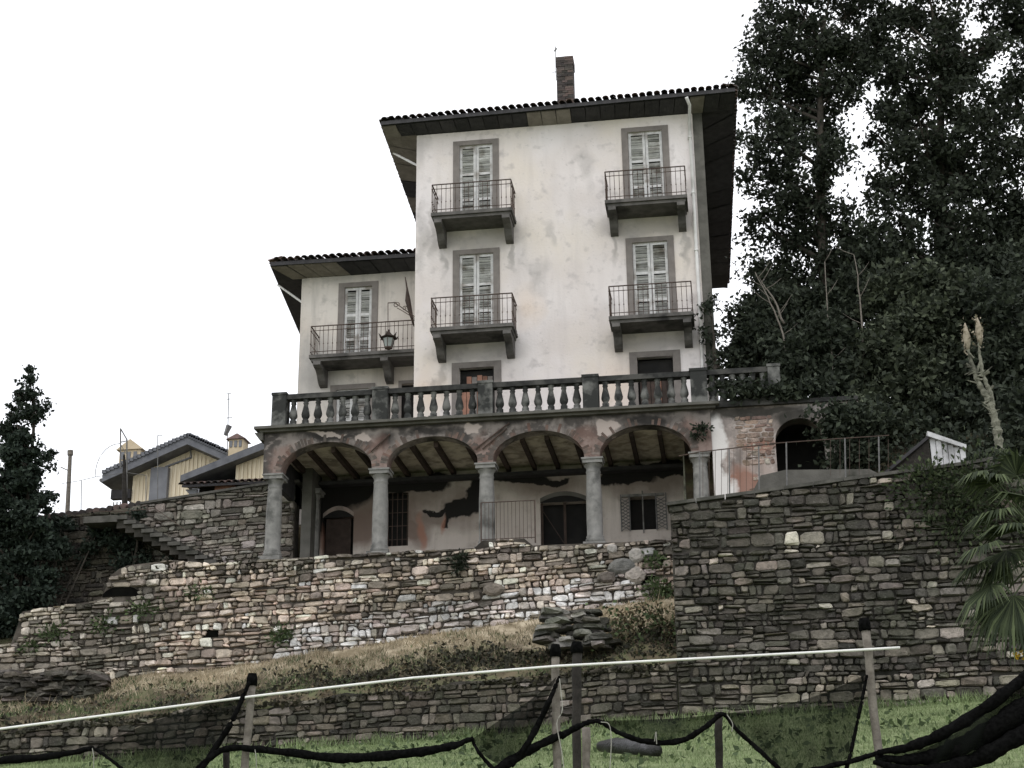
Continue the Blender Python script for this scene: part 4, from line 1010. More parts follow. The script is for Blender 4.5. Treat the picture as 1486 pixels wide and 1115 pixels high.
# big trees on the right
YT = 45.
t1 = [B(1118, 75, YT, 1.05), B(1165, 20, YT, 1.0), B(1095, 130, YT, .8), B(1150, 110, YT+.6, 1.15), B(1205, 60, YT-.6, 1.0), B(1215, 130, YT, .9), B(1120, 195, YT-.5, 1.05), B(1175, 190, YT+.8, 1.1), B(1100, 255, YT, .8), B(1150, 270, YT, 1.1), B(1205, 225, YT-.7, .9),
      B(1110, 330, YT, .85), B(1165, 345, YT+.4, 1.0), B(1215, 320, YT, .7), B(1095, 390, YT, .6), B(1140, 410, YT+.5, .9), B(1200, 400, YT, .9), B(1130, -40, YT, 1.2), B(1200, -50, YT, 1.3), B(1235, 10, YT+1.5, .8), B(1110, 20, YT, .5), B(1235, 90, YT, .8), B(1185, 300, YT, .9), B(1140, 150, YT+1, 1.0), B(1225, 390, YT+1, .8), B(1160, 60, YT+1, 1.1), B(1250, 350, YT+2, .6), B(1190, 140, YT+1.2, 1.0)]
b_ = PY(1200, 560, YT); make_tree('broadleaf_tree', 'tall broadleaf tree close against the villa eave, slender dark trunk', 'tree', b_, PY(1190, 20, YT), t1, M['leaf_tree'], 25, .38, 58, .175, 3, .2, 'tall dark trees right of the villa')
t2 = [B(1290, 40, YT+2, 1.2), B(1345, 10, YT+2, 1.3), B(1400, 70, YT+1, 1.4), B(1290, 110, YT+2, 1.1), B(1340, 110, YT+1, 1.3), B(1400, 150, YT, 1.2), B(1290, 180, YT+1, .9), B(1345, 210, YT, 1.2), B(1410, 240, YT+1, 1.2), B(1300, 245, YT, .9), B(1350, 290, YT+1, 1.1),
      B(1300, 320, YT, .9), B(1395, 320, YT, 1.2), B(1280, 380, YT+1, 1.0), B(1340, 370, YT, 1.1), B(1340, -80, YT+2, 1.6), B(1420, -50, YT+2, 1.6), B(1265, 70, YT+2, .8), B(1270, 20, YT+2, .9), B(1375, 100, YT+2, 1.2), B(1430, 190, YT+2, 1.2), B(1320, 180, YT+2, 1.0), B(1370, 250, YT+2, 1.2), B(1280, 280, YT+1.5, .6), B(1260, 200, YT+1.5, .4), B(1440, 330, YT+2, 1.2), B(1310, 400, YT+2, 1.2), B(1390, 400, YT+2, 1.2)]
make_tree('broadleaf_tree', 'massive dark broadleaf tree with dense crown rising behind the shrubs', 'tree', PY(1370, 580, YT+1), PY(1360, 40, YT+1), t2, M['leaf_tree'], 20, .38, 58, .19, 4, .26, 'tall dark trees right of the villa')
t3 = [B(1480, 20, YT+3, 1.3), B(1470, 160, YT+3, 1.1), B(1500, 90, YT+3, 1.2), B(1480, 240, YT+2, 1.2), B(1490, 330, YT+2, 1.3), B(1450, 300, YT+2, 1.0), B(1540, 40, YT+3, 1.8), B(1560, 200, YT+3, 1.8), B(1550, 340, YT+3, 1.8), B(1470, 400, YT+2, 1.3), B(1500, -80, YT+3, 1.8), B(1440, 390, YT+2, 1.2)]
make_tree('broadleaf_tree', 'dark tree at the right edge of the view, partly out of frame', 'tree', PY(1500, 600, YT+2), PY(1500, 60, YT+2), t3, M['leaf_tree'], 21, .38, 56, .19, 5, .24, 'tall dark trees right of the villa')
# slender bare stems among the shrubs
for k, (pp, lab) in enumerate((([(1155, 590), (1140, 500), (1118, 440), (1095, 395)], 'thin bent bare sapling stem behind the arched opening'), ([(1212, 600), (1205, 500), (1197, 380)], 'thin upright bare sapling between the bent one and the forked one'), ([(1257, 560), (1250, 450), (1240, 370)], 'pale bare sapling rising out of the shrubs left of the shed'), ([(1138, 470), (1120, 430), (1105, 410)], 'short slanting bare stem beside the villa corner'))):
    sp_ = smooth_path(pp, 5); m = MB(); V_ = [PY(x+rng.uniform(-1.2, 1.2), y, 38.4+.3*k) for x, y in sp_]; m.tube(V_, [lerp(.034, .01, q/(len(V_)-1)) for q in range(len(V_))], 6)
    for q in range(2, len(V_), 2):
        d_ = Vector((rng.choice((-1, 1))*rng.uniform(.2, .5), rng.uniform(-.2, .2), rng.uniform(.25, .6))); m.tube([V_[q], V_[q]+d_*.5+Vector((0, 0, -.03)), V_[q]+d_], [.014, .01, .004], 4)
    tag(m.build('sapling', M['wood_post'], smooth=True), lab, 'sapling', 'bare saplings in the shrubs')

def shrub(label, blobs, mat, per, cr, nl, size, seed, group='shrubs on the slope right of the villa', name='shrub', stem=True):
    rt = thing(name, label, 'shrub', group); zmin = min(b[0][2]-(b[1] if not isinstance(b[1], tuple) else b[1][2]) for b in blobs); cx = sum(b[0][0] for b in blobs)/len(blobs); cy = sum(b[0][1] for b in blobs)/len(blobs)
    if stem:
        m = MB(); r = random.Random(seed)
        for c, rad in blobs: m.tube([Vector((cx, cy, zmin-.3)), Vector((cx, cy, zmin)).lerp(Vector(c), .5)+Vector((r.uniform(-.1, .1), r.uniform(-.1, .1), 0)), Vector(c)], [.05, .03, .012], 5, cap=False)
        m.build('stem', M['bark'], rt)
    leaf_obj('foliage', clumps(blobs, per*1.9, cr, nl, seed, .15), size*1.15, mat, rt, None, seed)
    return rt
ls = M['leaf_shrub']
shrub('dark shrub crowding the right corner of the villa behind the balustrade', [B(1085, 470, 41, .7), B(1110, 500, 40, .7), B(1075, 520, 40, .55), B(1130, 450, 41, .7)], ls, 34, .3, 42, .15, 41)
shrub('small leafy climber at the foot of the villa right corner', [B(1030, 445, 39.2, .35), B(1036, 480, 39.2, .35), B(1042, 520, 39.2, .3)], ls, 30, .2, 36, .12, 42)
shrub('broad dark shrub above the arched opening', [B(1160, 530, 38.6, .8), B(1210, 560, 38.4, .8), B(1140, 545, 38.4, .5), B(1195, 490, 39, .8)], ls, 34, .3, 44, .15, 43)
shrub('spreading laurel directly above the shed', [B(1280, 520, 39, 1.0), B(1330, 560, 38.6, .9), B(1270, 590, 38, .8), B(1330, 480, 40, 1.0)], M['leaf_pale'], 34, .3, 44, .16, 44)
shrub('tall rounded shrub left of the bare plumed stalks', [B(1340, 420, 41, 1.1), B(1390, 450, 41, 1.1), B(1300, 440, 41, 1.0), B(1370, 520, 40, .9)], M['leaf_pale'], 32, .32, 44, .17, 45)
shrub('dense dark shrub behind the bare plumed stalks', [B(1440, 460, 40, 1.2), B(1430, 540, 39, 1.0), B(1480, 520, 39, 1.1), B(1400, 600, 38, .8)], ls, 32, .32, 44, .17, 46)
shrub('dark shrub at the right edge above the palm', [B(1500, 600, 37, 1.0), B(1460, 640, 36, .7), B(1540, 500, 39, 1.3), B(1540, 650, 36, 1.0)], ls, 32, .32, 44, .16, 47)
shrub('low shrub behind the railing left of the shed', [B(1245, 645, 36.8, .5), B(1255, 620, 37, .6), B(1290, 630, 36.5, .5), B(1235, 600, 37.5, .5)], M['leaf_pale'], 34, .25, 44, .14, 48)
shrub('dim shrub between the two nearest tall trunks', [B(1240, 440, 43, 1.1), B(1180, 450, 43, 1.0), B(1260, 370, 44, 1.0), B(1120, 480, 43, .9)], ls, 30, .34, 44, .17, 49)
shrub('wide dark thicket behind the thin saplings', [B(1110, 520, 43, 1.1), B(1170, 520, 43, 1.2), B(1230, 510, 43, 1.2), B(1290, 490, 43, 1.2), B(1100, 570, 42, .8), B(1250, 570, 42, 1.0), B(1120, 440, 44, .9)], ls, 24, .36, 44, .18, 52)
shrub('wide dark thicket behind the shed and the plumed stalks', [B(1350, 480, 43, 1.3), B(1420, 470, 43, 1.3), B(1490, 450, 43, 1.4), B(1350, 600, 41, 1.2), B(1420, 590, 41, 1.2), B(1480, 580, 41, 1.3), B(1300, 610, 40, .8), B(1390, 400, 45, 1.2), B(1470, 400, 45, 1.2)], ls, 24, .36, 44, .18, 53)
# undergrowth spilling over the terrace edge
r = np.random.default_rng(50); pts = []
for px_, py_, Y, s, k in ((1080, 568, YL-.05, .3, 420), (1130, 568, YL-.05, .25, 400), (1180, 560, YL-.0, .25, 400), (1230, 610, 36, .45, 900), (1300, 620, 36.4, .5, 900), (1375, 650, 35.5, .5, 900), (1430, 680, 34, .5, 800), (1050, 560, YL+.1, .2, 160), (1228, 630, YL-.1, .28, 900), (1226, 672, YL-.1, .25, 600), (1250, 660, YL-.2, .4, 900), (1225, 600, YL-.15, .3, 600), (1150, 572, YL-.05, .2, 250)):
    p = np.array(PY(px_, py_, Y)); pts.append(p+r.normal(size=(k, 3))*np.array((s, s*.5, s*.45)))
leaf_obj('undergrowth', np.concatenate(pts), .16, ls, None, 'stuff', 51)

# left conifer and dark bushes
YC = 37.3
cb = []
for py_, hw in ((575, 12), (600, 22), (630, 34), (660, 40), (690, 48), (720, 56), (750, 58), (790, 56), (830, 60), (870, 50)):
    n = max(2, int(hw/6))
    for k in range(n):
        cb.append(B(40-(py_-550)*.07+rng.uniform(-hw, hw)*.8, py_+rng.uniform(-10, 10), YC+rng.uniform(-.6, .6)*min(1, hw/40), .13+.16*min(1, hw/50)+.1*rng.random()))
cb += [B(45, 548, YC, .13), B(44, 536, YC, .1), B(62, 590, YC, .15), B(30, 650, YC, .4), B(25, 700, YC, .5), B(20, 760, YC, .6), B(10, 830, YC, .7), B(-20, 780, YC, .8), B(-40, 860, YC, .9)]
make_tree('conifer_tree', 'pointed dark conifer at the far left before the garden wall', 'tree', PY(25, 940, YC), PY(42, 575, YC), cb, M['leaf_conifer'], 110, .15, 50, .13, 61, .07)
m = MB(); p = PY(43, 540, YC)
shrub('dark overgrown bush under the conifer at the wall end', [B(60, 800, 37.2, .6), B(85, 790, 37.6, .45), B(60, 860, 36.9, .5), B(20, 880, 36.8, .6), B(90, 760, 38, .35), B(140, 775, 38.2, .3), B(125, 800, 38.2, .3), B(40, 910, 36.8, .4), B(0, 900, 37, .7)], M['leaf_conifer'], 40, .22, 44, .12, 62, None)
shrub('dark creeper hanging on the stairs, also filling in the shade underneath', [B(165, 790, 38.2, .4), B(190, 795, 38.3, .38), B(215, 815, 38.3, .3), B(245, 822, 38.3, .2), B(180, 815, 38.2, .3), B(200, 748, 37.9, .12), B(160, 760, 38.2, .25)], M['leaf_conifer'], 46, .18, 40, .11, 63, None)  # dark leaves put in below the steps to supply the underside's shade
# wall weeds and ivy
def weeds(label, spots, mat, seed, size=.1, name='weed', cat='weed', grp='weeds growing on the stone walls'):
    r = np.random.default_rng(seed); pts = []
    for px_, py_, Y, s, k in spots: pts.append(np.array(PY(px_, py_, Y))+r.normal(size=(k, 3))*np.array((s, s*.35, s*.6)))
    return tag(leaf_obj(name, np.concatenate(pts), size, mat, None, None, seed), label, cat, grp)
weeds('weed tuft on the base wall under the plastered second bay', [(668, 812, YB-.1, .16, 160), (664, 824, YB-.1, .12, 90)], M['leaf_shrub'], 71)
weeds('green weed patch low on the pale base wall', [(410, 918, YB-.1, .17, 190), (404, 930, YB-.1, .12, 70)], M['leaf_weed'], 72)
for k, (lab, q) in enumerate((('creeping weed below the arched niche of the base wall', (150, 905, YB-.1, .22, 170)), ('creeping weed just right of the arched niche on the base wall', (210, 885, YB-.1, .24, 190)), ('creeping weed near the left corner of the base wall', (75, 920, YB-.1, .2, 190)), ('lowest small weed at the left corner of the base wall', (45, 938, YB-.1, .14, 90)), ('dull weed on the base wall under the foot of the stairs', (290, 862, YB-.1, .2, 110)))): weeds(lab, [q], M['leaf_weed'], 170+k)
weeds('bright green fern beside the dark hole at the wall corner', [(958, 855, YB-.2, .22, 260), (950, 868, YB-.2, .16, 100)], M['leaf_weed'], 74)
weeds('yellowish weed above the fern in the wall corner', [(950, 815, YB-.15, .17, 150)], M['leaf_weed'], 78)
weeds('ivy covering the upper right of the tall wall', [(1360, 720, YW-.12, .5, 900), (1420, 700, YW-.12, .55, 1100), (1395, 760, YW-.12, .4, 450), (1465, 740, YW-.12, .45, 600), (1340, 690, YW-.1, .3, 260)], M['leaf_ivy'], 75, .11, 'ivy', 'ivy', None)
weeds('small dark plant rooted where the loggia meets the side wall', [(1018, 622, YL-.15, .12, 110), (1012, 634, YL-.1, .1, 60)], M['leaf_shrub'], 76)
for k, (lab, q) in enumerate((('thin moss plants at the wall top beside the first column', (345, 820, YB-.05, .25, 90)), ('thin moss plants at the wall top between the first two columns', (437, 822, YB-.05, .12, 80)), ('thin moss plants on the wall top under the stairs', (250, 830, YB-.05, .25, 90)))): weeds(lab, [q], M['leaf_dim'], 180+k)

# bank and lawn vegetation
def blades(name, n, xr_, yr_, h, wd, mat, seed, lean=.5, dens=None):
    r = np.random.default_rng(seed); x = r.uniform(*xr_, n); y = r.uniform(*yr_, n)
    if dens is not None:
        k = np.array([dens(a, b) for a, b in zip(x, y)]) > r.uniform(size=n); x, y = x[k], y[k]; n = len(x)
    z = np.array([ground_z(a, b) for a, b in zip(x, y)])-.02; hh = h*r.uniform(.4, 1.5, n); an = r.uniform(0, 6.283, n); ln = r.uniform(0, lean, n)*hh; la = r.uniform(0, 6.283, n)
    V = np.empty((n, 3, 3)); dx, dy = np.cos(an)*wd, np.sin(an)*wd
    V[:, 0] = np.stack([x-dx, y-dy, z], 1); V[:, 1] = np.stack([x+dx, y+dy, z], 1); V[:, 2] = np.stack([x+np.cos(la)*ln, y+np.sin(la)*ln, z+hh], 1)
    return poly_obj(name, V.reshape(-1, 3), 3, mat, None, 'stuff')
nzf = lambda x, y: .5+.5*math.sin(x*1.3+math.sin(y*1.1)*2)*math.cos(y*1.9+x*.4)
blades('grass', 95000, (-15, 8), (17.5, 31.45), .06, .012, M['grass'], 81, .9)
hollow = lambda x, y: max(0., min(1., (x+11.5)/3.5))*max(0, 1-abs(y-33.0)/.95)
blades('dry_grass', 60000, (-20, -.9), (32.2, 36.0), .09, .012, M['grass_dry'], 82, 1.3, lambda x, y: min(1, max(.06, (y-33.5)*.75))*(.5+.5*nzf(x, y))*(1-.85*hollow(x, y)))
blades('bank_grass', 34000, (-20, -.9), (31.8, 35.4), .10, .013, M['leaf_weed'], 83, 1.2, lambda x, y: (1-nzf(x*.8, y))*(1. if x < -10 else .5))
r = np.random.default_rng(84); n = 30000; x = r.uniform(-20, -1, n); y = r.uniform(31.75, 34.4, n); k = np.array([hollow(a, b)*.55+(.22 if b < 32.4 else .05)*nzf(a*2, b*2) for a, b in zip(x, y)]) > r.uniform(0, 1, n); x, y = x[k], y[k]
z = np.array([ground_z(a, b) for a, b in zip(x, y)])+r.uniform(0, .22, len(x))*np.array([nzf(b*2, a*2) for a, b in zip(x, y)])
leaf_obj('bank_weeds', np.stack([x, y, z], 1), .12, M['leaf_dim'], None, 'stuff', 85)
n = 5000; x = r.uniform(-20, -1, n); y = r.uniform(31.75, 34.8, n); k = np.array([nzf(a*2.3, b*2) for a, b in zip(x, y)]) > r.uniform(.4, 1.1, n); x, y = x[k], y[k]; z = np.array([ground_z(a, b) for a, b in zip(x, y)])+r.uniform(0, .12, len(x))
leaf_obj('dry_weeds', np.stack([x, y, z], 1), .10, M['leaf_dry'], None, 'stuff', 86)
n = 1500; x = r.uniform(-17, -1.2, n); z = np.array([bank_lo(a) for a in x])-r.uniform(-.05, .22, n)*np.array([nzf(a*3, 1) for a in x])
leaf_obj('hanging_weeds', np.stack([x, np.full(n, 31.45)+r.uniform(-.05, .12, n), z], 1), .12, M['leaf_dim'], None, 'stuff', 89)
p0 = [np.array(PY(*q, 33.2)) for q in ((905, 905), (930, 890), (950, 925), (890, 935), (960, 900), (920, 945))]
leaf_obj('slope_brambles', np.concatenate([p+r.normal(size=(130, 3))*np.array((.45, .3, .15)) for p in p0]), .1, M['leaf_dry'], None, 'stuff', 87)
blades('wall_foot_grass', 9000, (-17, 9), (31.0, 31.42), .2, .013, M['grass'], 92, .9, lambda x, y: nzf(x*2.2, y*3))
blades('tall_tufts', 5000, (-20, -1), (33.4, 35.9), .26, .012, M['grass_dry'], 93, 1.0, lambda x, y: max(0, nzf(x*2.7, y*2.2)-.55)*2)
n = 7000; x = r.uniform(-12, 8, n); y = r.uniform(18, 31.3, n); k = np.array([nzf(a*2, b*2) for a, b in zip(x, y)]) > r.uniform(.35, 1, n); x, y = x[k], y[k]; z = np.array([ground_z(a, b) for a, b in zip(x, y)])+r.uniform(.02, .12, len(x))
leaf_obj('slope_weeds', np.concatenate([p+r.normal(size=(90, 3))*np.array((.45, .3, .15)) for p in p0]), .11, M['leaf_weed'], None, 'stuff', 90)
leaf_obj('lawn_weeds', np.stack([x, y, z], 1), .12, M['leaf_weed'], None, 'stuff', 88)

# ------------------------------------------------------------------ shed, stalks, palm
YH = 33.4
sh = thing('garden_shed', 'small shed with dark sloping roof and white sheet gable on the wall', 'shed')
a, b = PY(1275, 692, YH), PY(1347, 632, YH)
m = MB(); m.prism_y([(a.x, a.z-.08), (b.x, b.z-.08), (b.x, b.z), (a.x, a.z)], YH-.05, YH+1.6); m.build('roof', M['soffit'], sh)
m = MB(); b2 = PY(1402, 650, YH); m.prism_y([(b.x-.02, b.z-.04), (b2.x, b2.z-.04), (b2.x, b2.z+.05), (b.x-.02, b.z+.08)], YH-.08, YH+.12); m.build('barge_board', M['tin'], sh)
MB().prism_y([(a.x+.1, a.z-.1), (b.x, a.z-.1), (b.x, b.z-.1)], YH+.02, YH+.06).build('gable_shade', M['wood_dark'], sh)
for k in range(6):
    x0, x1 = lerp(b.x+.02, b2.x-.02, k/6), lerp(b.x+.02, b2.x-.02, (k+1)/6); zt = lerp(b.z-.05, b2.z-.05, (k+.5)/6)
    MB().box(x0+.006, x1-.006, YH+(.0 if k % 2 else .02), YH+.05, PY(1348, 683, YH).z, zt).build('panel', M['tin'], sh)
ys_ = 34.2
yk = thing('dead_stalk', 'pale bare forked stalks with two cream plumes above the shed', 'plant')
m = MB()
def knotty(pts, r0, r1):
    pp = smooth_path(pts, 6); n_ = len(pp); m.tube([PY(x+rng.uniform(-.8, .8), y, ys_) for x, y in pp], [lerp(r0, r1, k/(n_-1))*(1.18 if k % 2 else .88)*rng.uniform(.92, 1.08) for k in range(n_)], 8)
knotty(((1452, 660), (1446, 620), (1436, 585), (1420, 555), (1408, 520), (1404, 500)), .115, .02)
knotty(((1440, 600), (1438, 575), (1428, 548), (1422, 515), (1420, 495)), .07, .02)
for q in (((1415, 548), (1424, 522)), ((1432, 570), (1442, 560)), ((1425, 545), (1436, 540)), ((1412, 535), (1402, 528))): m.tube([PY(*q[0], ys_), PY(*q[1], ys_)], [.04, .03], 6)
for q in range(26):
    x_, y_ = rng.choice(((1440, 600), (1430, 575), (1420, 553), (1426, 545), (1446, 625), (1412, 530))); x_ += rng.uniform(-4, 4); y_ += rng.uniform(-12, 12)
    e_ = (x_+rng.choice((-1, 1))*rng.uniform(6, 14), y_-rng.uniform(-6, 14)); m.tube([PY(x_, y_, ys_-.03), PY(*e_, ys_-.1)], [.028, .006], 4)
m.build('stalk', M['bark_pale'], yk, smooth=False)
for q in ((1403, 492), (1421, 484)):
    c = PY(*q, ys_); MB().lathe(0, 0, [(.02, -.3), (.07, -.15), (.09, .05), (.06, .22), (.01, .4)], 8).build('plume', M['cream'], yk, smooth=True).location = c
    r = np.random.default_rng(int(q[0])); leaf_obj('plume_fringe', r.normal(size=(90, 3))*np.array((.05, .05, .18)), .09, M['cream'], yk, None, 5).location = c

pl = thing('fan_palm', 'fan palm with drooping fronds at the right edge below the ivy', 'palm')
pc0 = PY(1525, 800, 24.); m = MB(); m.tube([(pc0.x, 24, ground_z(pc0.x, 24)-.2), (pc0.x+.05, 24, pc0.z-.9), (pc0.x, 24, pc0.z-.1)], [.16, .14, .12], 10); m.build('trunk', M['palm_trunk'], pl)
rp = random.Random(91)
def fan(hub, direction, size, n=34, spread=2.9, droop=.35, petiole=True):
    d = Vector(direction).normalized(); side = d.cross(Vector((0, 0, 1))).normalized() if abs(d.z) < .95 else Vector((1, 0, 0)); up = side.cross(d)
    m = MB()
    for k in range(n):
        a = (k/(n-1)-.5)*spread; v = (d*math.cos(a)+side*math.sin(a)).normalized(); l_ = size*(1-.25*abs(a)/spread)*rp.uniform(.85, 1.05)
        w_ = up.cross(v).normalized()*.026; p0, p1, p2 = hub, hub+v*l_*.6+up*.03+Vector((0, 0, -droop*l_*.2)), hub+v*l_+Vector((0, 0, -droop*l_*rp.uniform(.7, 1.3)))
        b = len(m.v); fold = up*.014
        m.v += [tuple(p0-w_*.4), tuple(p0+fold), tuple(p0+w_*.4), tuple(p1-w_), tuple(p1+fold), tuple(p1+w_), tuple(p2)]
        for f in ([0, 1, 4, 3], [1, 2, 5, 4], [3, 4, 6], [4, 5, 6]): m.face([b+i for i in f])
    if petiole: m.tube([pc0, pc0.lerp(hub, .5)+Vector((0, 0, .06)), hub], [.02, .016, .012], 5, cap=False)
    m.build('frond', M['palm'], pl, fix=False)
for (hx, hy, dx, dy, dz, s) in ((1462, 700, -.85, -.3, .2, .75), (1440, 690, -1, -.2, -.05, .5), (1470, 745, -1, -.3, -.1, .8), (1450, 790, -.9, -.4, -.3, .65), (1475, 800, -.6, -.5, -.5, .8), (1452, 850, -.85, -.4, -.75, .8), (1465, 868, -.5, -.4, -1, .85), (1440, 820, -1, -.2, -.3, .6), (1490, 690, -.35, -.2, .8, .7), (1485, 865, -.15, -.4, -1, .9), (1550, 640, .3, -.3, .9, .8), (1600, 750, 1, -.3, .2, .8), (1590, 860, .7, -.4, -.7, .7), (1520, 900, .1, -.4, -1, .7), (1540, 720, -.1, -.9, .3, .6), (1490, 770, -.8, -.6, .1, .8), (1500, 720, -.6, .6, .3, .8), (1480, 820, -.9, .3, -.5, .8)):
    fan(PY(hx-14, hy, 24.-rp.uniform(-.3, .4)), (dx, dy, dz), s)
m = MB()
for k in range(16): p = PY(1478+rp.uniform(-9, 16), 948+rp.uniform(-8, 9), 23.7+rp.uniform(-.1, .1)); m.lathe(p.x, p.y, [(.01, p.z-.02), (.028, p.z), (.01, p.z+.02)], 5)
m.build('flowers', M['flower'], pl)
m = MB(); m.tube([PY(1480, 945, 23.8), PY(1500, 880, 23.9), pc0], .012, 5); m.build('flower_stem', M['palm'], pl)

# ------------------------------------------------------------------ houses behind on the left
YD = 60.
h1 = thing('yellow_house', 'cream clad gabled house with grey roof beyond the garden wall', 'house')
def Q(px, py, Y=YD): return PY(px, py, Y)
ap, le, re = Q(272, 640), Q(148, 695), Q(345, 672)
zb = 16.0; xw0, xw1 = Q(182, 700).x, re.x-.2
slopeL = (ap.z-le.z)/(ap.x-le.x); slopeR = (re.z-ap.z)/(re.x-ap.x)
m = MB(); m.prism_y([(xw0, zb), (xw1, zb), (xw1, ap.z+slopeR*(xw1-ap.x)-.1), (ap.x, ap.z-.1), (xw0, ap.z+slopeL*(xw0-ap.x)-.1)], YD+.8, YD+9); m.build('wall', M['clad'], h1)
m = MB(); nst = 26      # standing cladding strips
for k in range(nst):
    x = lerp(xw0, xw1, (k+.5)/nst); zt = ap.z+(slopeL if x < ap.x else slopeR)*(x-ap.x)-.3; m.box(x-.045, x+.045, YD+.76, YD+.8, zb, zt)
m.build('cladding_strips', M['clad'], h1, kind='stuff')
gx0, gx1 = Q(211, 700).x, Q(236, 700).x
MB().box(gx0, gx1, YD+.5, YD+.755, zb, ap.z+slopeL*(gx0-ap.x)-.25).build('grey_panel', M['clad_grey'], h1)
m = MB(); th = .3
m.prism_y([(le.x, le.z-.15), (ap.x, ap.z-.15), (ap.x, ap.z+th), (le.x, le.z+th-.1)], YD, YD+9.6); m.prism_y([(ap.x, ap.z-.15), (re.x+.6, re.z-.15+slopeR*.6), (re.x+.6, re.z+th+slopeR*.6), (ap.x, ap.z+th)], YD, YD+9.6); m.build('roof', M['slate'], h1)
c = Q(194, 668, YD+4); ch_ = MB().box(c.x-.5, c.x+.5, YD+3.5, YD+4.5, c.z-1.5, c.z+.35).build('chimney', M['chim_cream'], h1)
for k in range(3): MB().box(c.x-.42+k*.3, c.x-.26+k*.3, YD+3.47, YD+3.5, c.z-.1, c.z+.25).build('vent', M['clad_grey'], ch_)
MB().prism_y([(c.x-.65, c.z+.35), (c.x+.65, c.z+.35), (c.x, c.z+.85)], YD+3.4, YD+4.6).build('chimney_roof', M['chim_cream'], ch_)
MB().box(le.x+.2, xw0, YD+.6, YD+.9, le.z-.75, le.z-.35).build('eave_beam', M['soffit'], h1)
m = MB(); bx0, bx1 = Q(156, 740).x, Q(180, 740).x
for k in range(6): x = lerp(bx0, bx1, k/5); m.tube([(x, YD+.6, zb), (x, YD+.6, le.z-.9)], .03, 4)
m.build('bars', M['iron_grey'], h1)
m = MB(); w0, w1 = Q(240, 678, YD+.74), Q(278, 664, YD+.74); m.tube([w0, w1], .05, 4); m.tube([Q(278, 664, YD+.74), Q(275, 650, YD+.74)], .03, 4); m.build('beam', M['clad_grey'], h1)
YE = 52.
h2 = thing('yellow_house', 'smaller cream house with low tiled lean-to, beside the loggia', 'house')
e0, e1 = Q(262, 690, YE), Q(400, 636, YE); sl = (e1.z-e0.z)/(e1.x-e0.x)
m = MB(); m.prism_y([(e0.x, e0.z-.25), (e1.x+3, e1.z-.25+3*sl), (e1.x+3, e1.z+.1+3*sl), (e0.x, e0.z)], YE, YE+6); m.build('roof', M['slate'], h2)
xw = Q(335, 700, YE).x; m = MB(); m.prism_y([(xw, 13), (e1.x+3, 13), (e1.x+3, e1.z-.26+3*sl), (xw, e0.z-.26+sl*(xw-e0.x))], YE+.5, YE+5.5); m.build('wall', M['clad'], h2)
m = MB()
for k in range(16): x = xw+.1+k*.16; m.box(x-.035, x+.035, YE+.46, YE+.5, 13, e0.z-.3+sl*(x-e0.x))
m.build('cladding_strips', M['clad'], h2, kind='stuff')
MB().box(Q(275, 700, YE).x, xw, YE+.3, YE+5, 13, e0.z-.2).build('grey_wall', M['clad_grey'], h2)
YM = 46.
l0, l1 = Q(264, 702, YM), Q(390, 691, YM)
m = MB(); m.prism_x([(YM, l0.z-.05), (YM+2, l0.z+.45), (YM+2, l0.z+.37), (YM, l0.z-.13)], l0.x, l1.x+1.5); lr = m.build('lean_to_roof', M['soffit'], h2)
k = 0; x = l0.x
while x < l1.x+.6:
    for j in range(2): inst('tile', TILE, lr, (x, YM-.05+.34*j, l0.z-.04+.09*j), (.24, 0, rng.gauss(0, .05)), (1.1, 1, 1.1))
    x += .23
m = MB(); m.box(l0.x+.35, l1.x+1.5, YM+.7, YM+.8, 12.2, l0.z+.05); m.build('dark_opening', M['dark'], h2)
ca, cb2 = Q(307, 712, YM), Q(333, 706, YM); MB().box(ca.x, cb2.x, YM+.3, YM+.69, 12.2, l0.z+.0).build('brick_pier', M['door_wood'], h2)
MB().prism_y([(l0.x+.05, l0.z-.15), (l0.x+.45, l0.z-.15), (l0.x+.45, l0.z-.6)], YM+.2, YM+.3).build('gable_board', M['clad_grey'], h2)
c = Q(346, 648, YE+3); ch_ = MB().box(c.x-.3, c.x+.3, YE+2.7, YE+3.3, c.z-1.5, c.z+.2).build('chimney', M['chim_cream'], h2)
for k in range(3): MB().box(c.x-.26+k*.19, c.x-.15+k*.19, YE+2.67, YE+2.7, c.z-.12, c.z+.14).build('vent', M['clad_grey'], ch_)
MB().prism_y([(c.x-.4, c.z+.2), (c.x+.4, c.z+.2), (c.x+.05, c.z+.42)], YE+2.6, YE+3.4).build('chimney_roof', M['tile'], ch_)
m = MB(); m.tube([(le.x-.05, YD+.02, le.z-.05), (le.x-.05, YD+9.6, le.z-.05)], .09, 6); m.build('gutter', M['iron_grey'], h1)
m = MB()
for j in range(3):
    for (pa_, pb_) in ((le, ap), (ap, re)):
        for k in range(22):
            q_ = pa_.lerp(pb_, (k+.5)/22); sl_ = (pb_.z-pa_.z)/(pb_.x-pa_.x); m.box(q_.x-.1, q_.x+.1, YD-.06, YD+.3, q_.z+.2, q_.z+.36+rng.uniform(-.02, .02))
    break
m.build('edge_tiles', M['slate'], h1, kind='stuff')
